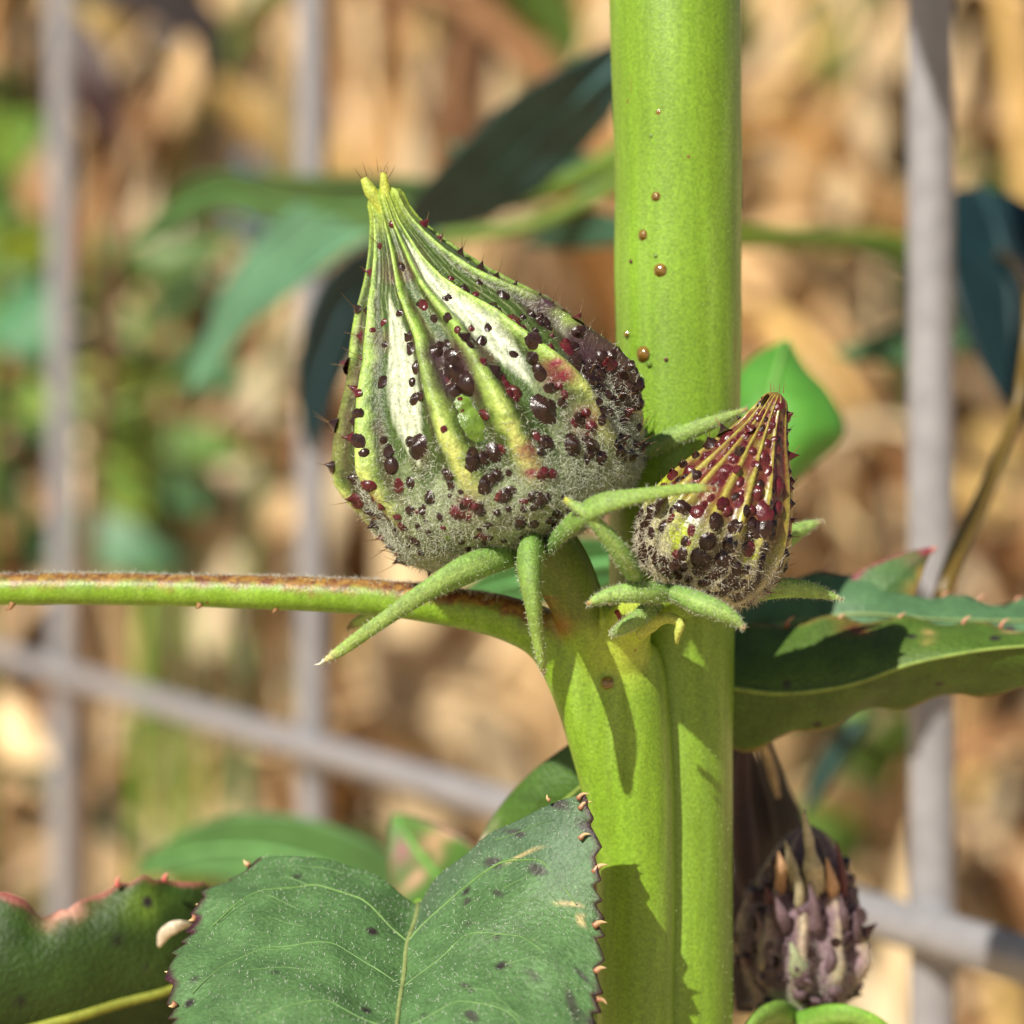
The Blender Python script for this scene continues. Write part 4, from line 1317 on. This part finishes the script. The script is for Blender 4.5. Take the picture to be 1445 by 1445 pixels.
# leaves higher up the stem (unseen, the first placed to shade the fence)
for (pts, wd) in (([(950, -780, 3), (955, -815, 22), (962, -860, 42), (975, -900, 66)], 125), ([(945, -1400, 2), (800, -1520, 30), (640, -1600, 60), (480, -1600, 80)], 90)):
    cl_ = [at(*q) for q in pts]
    n_ = len(pts)
    Lp = [(x, y - wd * math.sin(math.pi * (i + 0.1) / (n_ - 0.7)), m - wd * 0.06) for i, (x, y, m) in enumerate(pts)]
    Rp = [(x, y + wd * math.sin(math.pi * (i + 0.1) / (n_ - 0.7)), m + wd * 0.06) for i, (x, y, m) in enumerate(pts)]
    s_ = Sheet(Lp, pts, Rp)
    o = s_.build('leaf', leafcol(C(82, 122, 60, 0.8), C(90, 80, 50), 0.05), M_LEAF, plant, 24, 40, label='green leaf high on the thick stem')
    vein(s_, o, [(0, 0), (0, 0.5), (0, 0.99)], pxm(5), C(130, 150, 86), 'midrib')

# ---- withered pod behind the stem at the lower right
wp = Pod((1130, 1440), (1142, 1120), 13,
         [(-8, 10), (0, 40), (14, 64), (40, 82), (80, 90), (120, 88), (160, 76), (200, 60), (235, 44), (262, 26), (276, 5)],
         [(-80, -80, 60, 250), (-42, -40, 60, 250), (-8, -6, 60, 250), (30, 28, 60, 250), (66, 62, 60, 250), (110, 105, 60, 250), (150, 150, 60, 250), (190, 190, 60, 250), (230, 230, 60, 250)],
         0.3, 10, seed=5, lump=0.16)
wp.prep()


def wp_cols(U, T, P):
    n1, n2 = wob(P, 500), wob(P, 1500)
    c = np.tile(C(122, 98, 106), (len(U), 1)) * (1 + 0.3 * n1)[:, None]
    rv = wp.ribval(U, T)
    c = mix(c, C(176, 160, 128), np.clip(rv * 1.3 - 0.4 + 0.4 * n2, 0, 1) * 0.8)
    c = mix(c, C(150, 162, 118), np.clip((70 + 40 * n1 - U) / 40, 0, 1) * (np.abs(np.degrees(T) + 12) < 40))
    return c, np.full(len(U), 0.6)


wpod = put('seed_pod', wp.build('seed_pod', wp_cols, M_POD, 90, 130), M_POD, plant, 'withered purple grey pod with pale dry tips behind the stem')
rr = random.Random(12)
bris_p, bris_d, bris_l = [], [], []
for q in range(150):
    u, t = rr.uniform(15, 235), math.radians(rr.uniform(-125, 125))
    P, n = wp.pos(u, t)[0], wp.normal(u, t)[0]
    place('wart', (rr.choice(('mauve', 'mauve', 'mauve', D)), rr.choice(('nub', 'dome', 'spike'))), P, n + wp.a * rr.uniform(0, 0.8), pxm(rr.uniform(5, 11), 13), wpod, rr.uniform(0.7, 1.1), 1, rr.uniform(0, 6))
for (x0, y0, x1, y1, r, c0) in ((1100, 1270, 1098, 1200, 14, 0), (1120, 1260, 1108, 1186, 11, 1), (1146, 1290, 1134, 1142, 15, 1), (1160, 1270, 1140, 1180, 13, 1), (1176, 1290, 1166, 1210, 14, 0), (1190, 1290, 1180, 1186, 9, 2), (1086, 1290, 1080, 1250, 10, 2), (1110, 1330, 1092, 1262, 15, 3), (1150, 1330, 1142, 1246, 17, 3), (1186, 1330, 1186, 1262, 14, 3), (1078, 1340, 1066, 1286, 12, 3), (1204, 1340, 1206, 1288, 11, 3),
                                (1130, 1300, 1120, 1218, 12, 1), (1128, 1395, 1116, 1330, 20, 4), (1168, 1390, 1172, 1332, 15, 3), (1094, 1390, 1080, 1340, 14, 3)):
    P3 = [at(x0, y0, 9.5 + abs(x0 - 1135) * 0.04), at((x0 + x1) / 2 + 4, (y0 + y1) / 2, 6.4 + abs(x0 - 1135) * 0.04), at(x1, y1, 5.5 + abs(x0 - 1135) * 0.04)]
    v, f, aa, tt = tube(P3, [pxm(r * 0.85, 18), pxm(r * 0.62, 18), pxm(r * 0.1, 18)], n=22, seg=14, lump=0.3, lump_s=1100)
    cb = (C(190, 150, 112), C(168, 158, 126), C(96, 54, 60), C(104, 84, 90), C(150, 158, 122))[c0]
    put('dry_tip', make_mesh('dry_tip', v, f, np.tile(cb, (len(v), 1)) * (1 + 0.25 * wob(v, 800))[:, None]), M_BRACT, wpod)
felt(wp, wpod, 4200, lambda U, T: np.clip((150 - U) / 100, 0.05, 1), 0.0004, 0.0010, 0.00006, C(190, 188, 170), 0.2)
v, f, aa, tt = tube([at(1130, 1445, 13), at(1112, 1500, 12), at(1050, 1620, 7), at(960, 1760, 1)], [pxm(26), pxm(22), pxm(22), pxm(28)], n=24, seg=14)
put('stalk', make_mesh('stalk', v, f, stem_cols(v, aa, tt, C(106, 130, 46, 0.8), G2, G1)), M_STEM, wpod)
bract(wpod, [(1120, 1440, 10), (1090, 1432, 5), (1060, 1450, 2), (1040, 1490, 0)], [22, 24, 18, 6], C(96, 138, 50), C(120, 150, 60), TIPB, hair=0)
bract(wpod, [(1130, 1446, 8), (1180, 1432, 5), (1225, 1440, 4), (1270, 1465, 4)], [22, 20, 16, 5], C(96, 146, 44), C(120, 160, 50), TIPB, hair=0)
# dried sepals beside it; dark colours stand in for the shade there
for (pts, rad, cc) in (([(1040, 1040, 26), (1062, 1120, 30), (1066, 1220, 34), (1062, 1330, 36), (1052, 1430, 36)], [12, 34, 44, 40, 16], C(46, 34, 38)),
                       ([(1076, 1040, 24), (1092, 1100, 26), (1112, 1160, 28), (1128, 1230, 30), (1130, 1290, 30)], [10, 16, 22, 20, 12], C(48, 46, 46)),
                       ([(1050, 1050, 20), (1046, 1120, 22), (1050, 1200, 24), (1066, 1300, 26)], [8, 14, 18, 10], C(60, 42, 48)),
                       ([(1078, 1050, 22), (1090, 1090, 23), (1098, 1125, 24)], [5, 7, 3], C(190, 165, 125))):
    v, f, aa, tt = tube([at(*q) for q in pts], [pxm(r, 28) for r in rad], n=40, seg=20, lump=0.22, lump_s=420, flat=0.5)
    put('dry_sepal', make_mesh('dry_sepal', v, f, np.tile(cc, (len(v), 1)) * (1 + 0.4 * wob(v, 500))[:, None]), M_BRACT, wpod)

# ------------------------------------------------------------------ second plant, hidden behind the thick stem, with soft-focus leaves
b2 = at(935, 722, 150)
plant2 = thing('hibiscus_plant', (b2[0], b2[1], 0.0), 'out of focus leafy hibiscus with dark arching leaves behind the thick stem', 'plant')
v, f, aa, tt = tube([(b2[0], b2[1], -0.02), at(930, 1445, 150), at(940, 722, 150), at(965, 200, 150), at(960, -300, 160)], [0.005, 0.0042, 0.0036, 0.003, 0.002], n=60, seg=14)
st2 = put('stem', make_mesh('stem', v, f, stem_cols(v, aa, tt, C(110, 150, 50, 0.8), G2, G1)), M_STEM, plant2)


def bg_leaf(parent, pts, wd, col, twist=0.25, label=None, stalk_from=None, edge=None, patches=(), wl=1.0, stalk_r=0.0012):
    """lance leaf along pts [(px,py,mm)], half-width wd px; twist tips one edge away from the viewer"""
    n_ = len(pts)
    c2 = spline([at(*q) for q in pts], 24)
    tan, nn, bb = frames(c2)
    t = np.linspace(0, 1, 24)
    prof = np.sin(np.pi * np.clip(t, 0, 1) ** 0.75) ** 0.8 * 0.97 + 0.03
    wdm = np.array([pxm(wd, p_[2]) for p_ in pts]).mean()
    side = bb * math.cos(twist) + nn * math.sin(twist)
    s_ = Sheet.__new__(Sheet)
    s_.n = 24
    s_.M = c2
    fold = nn * 0.18
    s_.L = c2 - (side - fold * 1.0) * (prof * wdm)[:, None]
    s_.R = c2 + (side + fold * 1.0) * (prof * wdm)[:, None]
    s_.bl = s_.br = np.zeros(3)
    o = s_.build('leaf', leafcol(col, col * 0.9 if edge is None else edge, 0.06, patches, n_amp=0.22), M_BGLEAF, parent, 16, 40, thick=0.0004, label=label)
    vein(s_, o, [(0, 0), (0, 0.5), (0, 0.98)], 0.0008, col * 1.4, 'midrib')
    if stalk_from is not None:
        a, b = np.array(stalk_from, float), c2[0]
        mid = (a + b) / 2 + [0, 0, -0.003]
        v, f, aa, tt = tube([a, mid, c2[1]], [stalk_r * 1.2, stalk_r, stalk_r * 0.9], n=16, seg=8)
        put('leaf_stalk', make_mesh('leaf_stalk', v, f, np.tile(C(110, 140, 50, 0.8), (len(v), 1))), M_VEIN, o)
    return o


TEAL, DTEAL, MIDG, BRIG = C(104, 150, 112, 0.8), C(54, 94, 92, 0.65), C(92, 136, 74, 0.8), C(96, 172, 60, 0.8)
at2 = lambda y, mm=150: at(950, y, mm)
bg_leaf(plant2, [(905, 60, 140), (840, 120, 140), (770, 180, 150), (700, 245, 160), (620, 300, 175), (540, 350, 190)], 64, DTEAL, 0.45, 'dark blue green arching leaf behind the pod tip', at2(120))
bg_leaf(plant2, [(700, 262, 172), (640, 285, 176), (560, 292, 184), (470, 295, 200), (390, 285, 215), (300, 272, 225), (180, 345, 230)], 52, MIDG, 0.35, None, at(905, 190, 150))
bg_leaf(plant2, [(560, 300, 190), (480, 312, 200), (400, 370, 210), (340, 430, 215), (300, 500, 218), (265, 560, 220)], 64, TEAL, -0.2, None, at(905, 215, 150))
bg_leaf(plant2, [(620, 330, 165), (560, 370, 170), (500, 420, 172), (462, 500, 172), (446, 570, 172), (440, 640, 172)], 54, C(44, 78, 84, 0.7), 0.75, None, at(905, 240, 150))
bg_leaf(plant2, [(900, 330, 150), (850, 325, 155), (800, 330, 160), (740, 345, 170)], 26, C(60, 100, 74, 0.75), 0.4, None, at2(345))
bg_leaf(plant2, [(880, 250, 170), (780, 240, 175), (700, 232, 180), (630, 205, 190)], 32, C(84, 124, 92, 0.75), 0.3, None, at2(280))
shg = Sheet([(1100, 700, 66), (1050, 690, 66), (1030, 620, 66), (1030, 560, 68), (1052, 512, 70), (1106, 478, 72)],
            [(1092, 702, 64), (1085, 650, 63), (1084, 600, 63), (1088, 560, 64), (1098, 520, 67), (1110, 478, 72)],
            [(1094, 702, 66), (1140, 664, 66), (1192, 612, 66), (1172, 556, 68), (1138, 518, 70), (1114, 478, 72)], bl=(0, -0.002, 0), br=(0, -0.002, 0))
lg = shg.build('leaf', leafcol(C(98, 168, 62, 0.8), C(98, 160, 62, 0.8), 0.05), M_BGLEAF, plant2, 24, 40, label='bright green broad leaf behind the small bud')
vein(shg, lg, [(0, 0), (0, 0.5), (0, 0.98)], 0.0006, C(130, 180, 90, 0.8), 'midrib')
v, f, aa, tt = tube([at(1092, 701, 65), at(1060, 730, 80), at(990, 720, 120), at(945, 700, 150)], [0.0012, 0.0013, 0.0014, 0.0016], n=20, seg=8)
put('leaf_stalk', make_mesh('leaf_stalk', v, f, np.tile(C(110, 150, 50, 0.8), (len(v), 1))), M_VEIN, lg)
v, f, aa, tt = tube([at2(330), at(1080, 336, 160), at(1180, 338, 175), at(1300, 350, 190), at(1420, 400, 205)], [0.0022, 0.0018, 0.0017, 0.0016, 0.0012], n=40, seg=10)
put('side_shoot', make_mesh('side_shoot', v, f, np.tile(C(120, 146, 44, 0.8), (len(v), 1))), M_STEM, plant2)
bg_leaf(plant2, [(1180, 338, 175), (1230, 350, 178), (1290, 372, 180), (1340, 400, 182)], 12, C(66, 84, 26, 0.8), 0.5)
bg_leaf(plant2, [(1420, 400, 205), (1330, 470, 195), (1250, 490, 190), (1175, 500, 188)], 36, C(92, 136, 92, 0.75), 0.1)
bg_leaf(plant2, [(1385, 265, 150), (1410, 330, 140), (1425, 410, 135), (1432, 500, 132), (1450, 600, 130)], 92, C(30, 62, 66, 0.6), 0.25, 'very dark blue green leaf behind the fence upright', at(1300, 350, 190))
v, f, aa, tt = tube([at(1330, 842, 36), at(1352, 780, 42), at(1386, 706, 48), at(1420, 620, 54), at(1440, 555, 58), at(1452, 420, 62), at(1420, 360, 120), at(1380, 375, 200)],
                    [0.0011, 0.0012, 0.0010, 0.0008, 0.0008, 0.0007, 0.0006, 0.0006], n=50, seg=8)
put('side_shoot', make_mesh('side_shoot', v, f, np.tile(C(118, 96, 40, 0.8), (len(v), 1))), M_STEM, plant2)
bg_leaf(plant2, [(1230, 1000, 150), (1190, 1050, 150), (1160, 1100, 150), (1135, 1150, 150)], 20, C(52, 90, 80, 0.7), 0.4, None, at(950, 980, 150))
bg_leaf(plant2, [(905, 790, 60), (820, 800, 60), (760, 815, 62), (700, 830, 64), (640, 850, 66)], 44, C(84, 140, 74, 0.8), 0.3, None, at(945, 800, 150))
# leaves low in the picture behind the toothed leaf
bg_leaf(plant2, [(700, 1330, 60), (650, 1270, 58), (600, 1215, 58), (555, 1150, 60)], 76, C(96, 150, 64, 0.8), 0.2, 'green leaf with pinkish brown blotches behind the toothed leaf', at(940, 1420, 150), edge=C(126, 80, 70), patches=((-0.2, 0.8, 0.6, 0.09, C(150, 96, 92)), (0.5, 0.7, 0.5, 0.06, C(206, 160, 130)), (-0.3, 0.62, 0.5, 0.03, C(210, 170, 140))))
bg_leaf(plant2, [(640, 1330, 110), (520, 1250, 110), (400, 1205, 112), (290, 1200, 115), (190, 1230, 118)], 62, C(96, 146, 80, 0.8), 0.3, None, at(940, 1440, 150))

# ------------------------------------------------------------------ leafy weed at the left, beyond the fence
b3 = at(-40, 722, 620)
plant3 = thing('leafy_weed', (b3[0], b3[1], 0.0), 'bushy yellow green weed at the far end of the wire fence', 'plant')
v, f, aa, tt = tube([(b3[0], b3[1], -0.02), at(-30, 1200, 620), at(-20, 600, 620), at(0, 100, 620)], [0.006, 0.005, 0.004, 0.002], n=40, seg=10)
put('stem', make_mesh('stem', v, f, stem_cols(v, aa, tt, C(90, 120, 40), G2, G1)), M_STEM, plant3)
rr = random.Random(3)
for (x, y, dx, dy, wd, col) in ((-20, 240, 60, -70, 34, C(120, 160, 60, 0.8)), (-20, 330, 90, 60, 36, C(92, 140, 84, 0.8)), (-20, 200, 40, 120, 34, C(104, 150, 70, 0.8)), (-20, 420, 100, 80, 40, C(84, 140, 92, 0.8)),
                                (-20, 380, 120, -60, 26, C(140, 164, 50, 0.8)), (-10, 560, 90, 60, 34, C(60, 100, 60, 0.8)), (-20, 470, 200, -70, 26, C(120, 150, 44, 0.8)), (-20, 640, 60, 120, 30, C(76, 110, 56, 0.8)),
                                (-20, 760, 260, 20, 36, C(96, 146, 100, 0.8)), (-20, 520, 230, 130, 22, C(130, 160, 56, 0.8)), (-20, 480, 260, 40, 20, C(60, 90, 36, 0.8)), (-20, 600, 240, -60, 20, C(150, 170, 70, 0.8)),
                                (-20, 150, 60, -40, 24, C(96, 120, 70, 0.8)), (-10, 1060, 200, 140, 16, C(60, 96, 66, 0.8)), (-20, 440, 330, -100, 26, C(96, 130, 40, 0.8)), (-10, 300, 240, 90, 20, C(110, 140, 50, 0.8))):
    m0 = 620 + rr.uniform(-40, 60)
    wd *= 1.35
    bg_leaf(plant3, [(x + dx * 0.15, y + dy * 0.15, m0), (x + dx * 0.5, y + dy * 0.45 - 12, m0 - 10), (x + dx * 0.85, y + dy * 0.8, m0 - 15), (x + dx * 1.15, y + dy * 1.2, m0 - 10)], wd, col, rr.uniform(-0.7, 0.7), None, at(-25, y, 620), stalk_r=0.002)
b6 = at(205, 722, 780)
plant4 = thing('leafy_weed', (b6[0], b6[1], 0.0), 'spindly weed with mixed light and dark green leaves beside the grass tuft', 'plant')
v, f, aa, tt = tube([(b6[0], b6[1], -0.02), at(200, 1200, 780), at(215, 800, 780), at(190, 420, 780)], [0.005, 0.004, 0.004, 0.002], n=40, seg=10)
put('stem', make_mesh('stem', v, f, stem_cols(v, aa, tt, C(100, 130, 40), G2, G1)), M_STEM, plant4)
rr = random.Random(8)
for i in range(20):
    y = 400 + i * 19
    sd = -1 if i % 2 else 1
    L_ = rr.uniform(70, 150)
    col = rr.choice((C(150, 176, 70, 0.8), C(110, 150, 60, 0.8), C(50, 80, 36, 0.7), C(84, 130, 84, 0.8), C(168, 180, 70, 0.8)))
    dy = rr.uniform(-90, 60)
    m0 = 780 + rr.uniform(-40, 30)
    bg_leaf(plant4, [(205 + sd * 15, y, m0), (205 + sd * L_ * 0.45, y + dy * 0.6 - 10, m0), (205 + sd * L_ * 0.8, y + dy * 0.9, m0), (205 + sd * L_, y + dy + 20, m0)], rr.uniform(16, 32), col, rr.uniform(-0.6, 0.6), None, at(205, y + 8, 780), stalk_r=0.0016)
# a grass tuft with light green blades in front of the reeds
b4 = at(330, 1445, 700)
tuft = thing('grass_tuft', (b4[0], b4[1], 0.0), 'slender light green grass tuft among the dry reeds', 'grass')
for i, (x0, x1, x2, y2, wd, col) in enumerate(((230, 215, 190, 520, 9, C(160, 178, 84)), (240, 205, 150, 640, 10, C(140, 170, 76)), (260, 300, 390, 600, 9, C(130, 160, 70)), (300, 350, 400, 640, 9, C(150, 176, 90)), (250, 230, 245, 470, 8, C(120, 150, 56)),
                                              (280, 250, 270, 130, 8, C(130, 150, 60)), (340, 390, 400, -60, 13, C(124, 160, 104)))):
    pts = [(b4[0] + rr.uniform(-.01, .01), b4[1], 0.0), at(x0, 1100, 690), at(x1, (1100 + y2) / 2 - 40, 690), at(x2, y2, 690 - 20)]
    c2 = spline(pts, 24)
    s_ = Sheet.__new__(Sheet)
    s_.n, s_.M = 24, c2
    pr = (np.sin(np.pi * (0.12 + 0.86 * np.linspace(0, 1, 24))))[:, None] * pxm(wd, 690)
    s_.L, s_.R = c2 + np.array([-1, 0.35, 0]) * pr, c2 + np.array([1, 0.35, 0]) * pr
    s_.bl = s_.br = np.zeros(3)
    s_.build('blade', leafcol(col * 0.8, col * 0.8, 0.05), M_BGLEAF, tuft, 5, 30, thick=0.0005)

# ------------------------------------------------------------------ dry reeds behind the fence
TANS = [C(248, 216, 166), C(242, 204, 148), C(250, 230, 190), C(228, 184, 124), C(242, 206, 130), C(184, 136, 90), C(238, 204, 160), C(248, 220, 172)]


def blade_geo(p0, dirh, length, width, rise, droop, n=9, twist=0.0, face=None):
    """folded dry leaf blade, thin but solid: returns verts, faces"""
    t = np.linspace(0, 1, n)
    h = np.array([math.cos(dirh), math.sin(dirh), 0])
    c = p0 + np.outer(length * (t * math.cos(rise) + 0.25 * droop * t * t), h) + np.outer(length * (t * math.sin(rise) - droop * t * t), [0, 0, 1.0])
    tan = np.gradient(c, axis=0)
    tan /= np.linalg.norm(tan, axis=1)[:, None]
    sd = np.cross(tan, np.array(face if face is not None else (-0.4, -0.75, 0.35)))
    sd /= np.linalg.norm(sd, axis=1)[:, None] + 1e-9
    nn = np.cross(sd, tan)
    ang = twist * t
    sd2 = sd * np.cos(ang)[:, None] + nn * np.sin(ang)[:, None]
    nn2 = np.cross(sd2, tan)
    w = width * (np.sin(np.pi * (0.1 + 0.88 * t)) ** 0.7)[:, None] * 0.5
    th = width * 0.05
    V = np.concatenate([np.stack([c - sd2 * w + nn2 * w * 0.3, c, c + sd2 * w + nn2 * w * 0.3, c - nn2 * th - nn2 * w * 0.05], 1)], 0).reshape(-1, 3)
    F = []
    for i in range(n - 1):
        for j in range(4):
            k = (j + 1) % 4
            F.append((i * 4 + j, i * 4 + k, (i + 1) * 4 + k, (i + 1) * 4 + j))
    return V, F


def make_reed(seed):
    r = random.Random(seed)
    H = r.uniform(1.25, 1.75)
    stem_v = tube([(0, 0, -0.02), (r.uniform(-.02, .02), r.uniform(-.02, .02), H * 0.5), (r.uniform(-.05, .05), r.uniform(-.05, .05), H)], [0.008, 0.0065, 0.003], n=14, seg=8)
    out = [('stalk', make_mesh('reed_stalk', stem_v[0], stem_v[1], np.tile(r.choice(TANS[:5]), (len(stem_v[0]), 1))))]
    for k_ in range(11):
        z = 0.12 + (H - 0.25) * (k_ + r.uniform(0, 0.8)) / 11
        V, F = blade_geo(np.array([0, 0, z]), r.uniform(0, 6.28), r.uniform(0.28, 0.6), r.uniform(0.02, 0.045), r.uniform(0.5, 1.35), r.uniform(0.4, 1.25), twist=r.uniform(-1.2, 1.2))
        col = np.array(r.choice(TANS))
        out.append(('leaf', make_mesh('reed_leaf', V, F, np.tile(col, (len(V), 1)) * (1 + 0.18 * wob(V, 22))[:, None])))
    for _, me in out:
        me.materials.append(M_DRY)
    return out


protos = [make_reed(s_) for s_ in (1, 2, 3, 4, 5, 6)]
rr = random.Random(21)
count = 0
REEDL = (('tall dry tan reed on the flat ground just behind the fence', 'tall reeds on the flat ground'),
         ('dry tan reed standing at the foot of the straw bank', 'reeds at the foot of the bank'),
         ('dry tan reed standing halfway up the straw bank', 'reeds halfway up the bank'),
         ('small dry reed standing on the crest of the straw bank', 'reeds on the crest of the bank'))
for row, (y0, nrow, span) in enumerate(((0.95, 7, 0.62), (1.35, 8, 0.8), (1.9, 10, 1.1), (2.6, 14, 1.5))):
    for i in range(nrow):
        x = -span * 0.62 + span * 1.2 * (i + rr.uniform(0.1, 0.9)) / nrow
        y = y0 + rr.uniform(-0.12, 0.15) + (0.35 if x < -0.22 else 0)
        if row == 0 and -0.12 < x < -0.05:
            continue
        rot = rr.uniform(-0.7, 0.7)
        sc = rr.uniform(0.85, 1.1)
        ra = x / (y + 0.25)
        if -0.15 < ra < -0.07 or -0.03 < ra < 0.012:
            sc = 0.62
            if row > 1:
                continue
        if row:
            sc *= (0.62, 0.62, 0.55, 0.5)[row]
        e = thing('dry_reed', (x, y, float(bank(np.array([x]), np.array([y]))[0]) - 0.01), REEDL[row][0], 'reed', REEDL[row][1])
        e.rotation_euler = (rr.uniform(-0.06, 0.06), rr.uniform(-0.08, 0.08), rot)
        e.scale = (sc, sc, sc)
        for nm, me in protos[count % len(protos)]:
            o = bpy.data.objects.new(nm, me)
            COL.objects.link(o)
            o.parent = e
        count += 1

mb = MB()
rr = random.Random(33)
for i in range(3600):
    y = rr.uniform(0.85, 3.3)
    x = rr.uniform(-0.42, 0.42) * (y + 0.6)
    if x < -0.2 and y < 1.2:
        continue
    ra = x / (y + 0.25)
    if y > 2.1 and (-0.14 < ra < -0.07 or -0.025 < ra < 0.015):
        continue
    z = float(bank(np.array([x]), np.array([y]))[0])
    col = np.array(rr.choice(TANS)) * rr.uniform(0.7, 1.0)
    q = rr.random()
    if q < 0.13:
        col = C(112, 146, 60) * rr.uniform(0.6, 0.9)
    elif q < 0.2:
        col = C(140, 100, 66) * rr.uniform(0.6, 1)
    up_ = rr.random()
    V, F = blade_geo(np.array([x, y, z - 0.01]), rr.uniform(0, 6.28), rr.uniform(0.3, 0.75) * (0.6 if y > 2.3 else 1), rr.uniform(0.03, 0.1), rr.uniform(1.0, 1.5) if up_ < (0.8 if y > 1.6 else 0.5) else rr.uniform(0.1, 0.9), rr.uniform(0.05, 0.4), n=6, twist=rr.uniform(-0.7, 0.7))
    mb.add(V, F, col)
th = put('dry_thatch', mb.mesh('dry_thatch'), M_THATCH, kind='stuff')
th['label'] = 'dense mass of dry tan reed leaves filling the background'
th['category'] = 'reeds'

# dark withered stalk with a brown seed head, top left beyond the fence
b5 = at(100, 722, 560)
wst = thing('withered_stalk', (b5[0], b5[1], 0), 'dark brown withered stalk with drooping dead leaves beyond the fence', 'plant')
v, f, aa, tt = tube([(b5[0], b5[1], -0.02), at(120, 1100, 560), at(150, 500, 560), at(165, 200, 560), at(90, 20, 560), at(70, -60, 560)], [0.003, 0.003, 0.0028, 0.0025, 0.002, 0.0015], n=40, seg=8)
put('stem', make_mesh('stem', v, f, np.tile(C(96, 70, 44), (len(v), 1))), M_STEM, wst)
for pts, wd, col in (([(75, 10, 560), (100, 60, 556), (130, 120, 552), (150, 170, 552), (172, 215, 552)], 40, C(62, 38, 34)), ([(90, -20, 565), (200, -10, 570), (290, 40, 575), (290, 140, 575)], 36, C(60, 52, 50)),
                     ([(165, 200, 560), (120, 330, 556), (110, 420, 556)], 18, C(150, 110, 66))):
    bg_leaf(wst, pts, wd, col, 0.3)
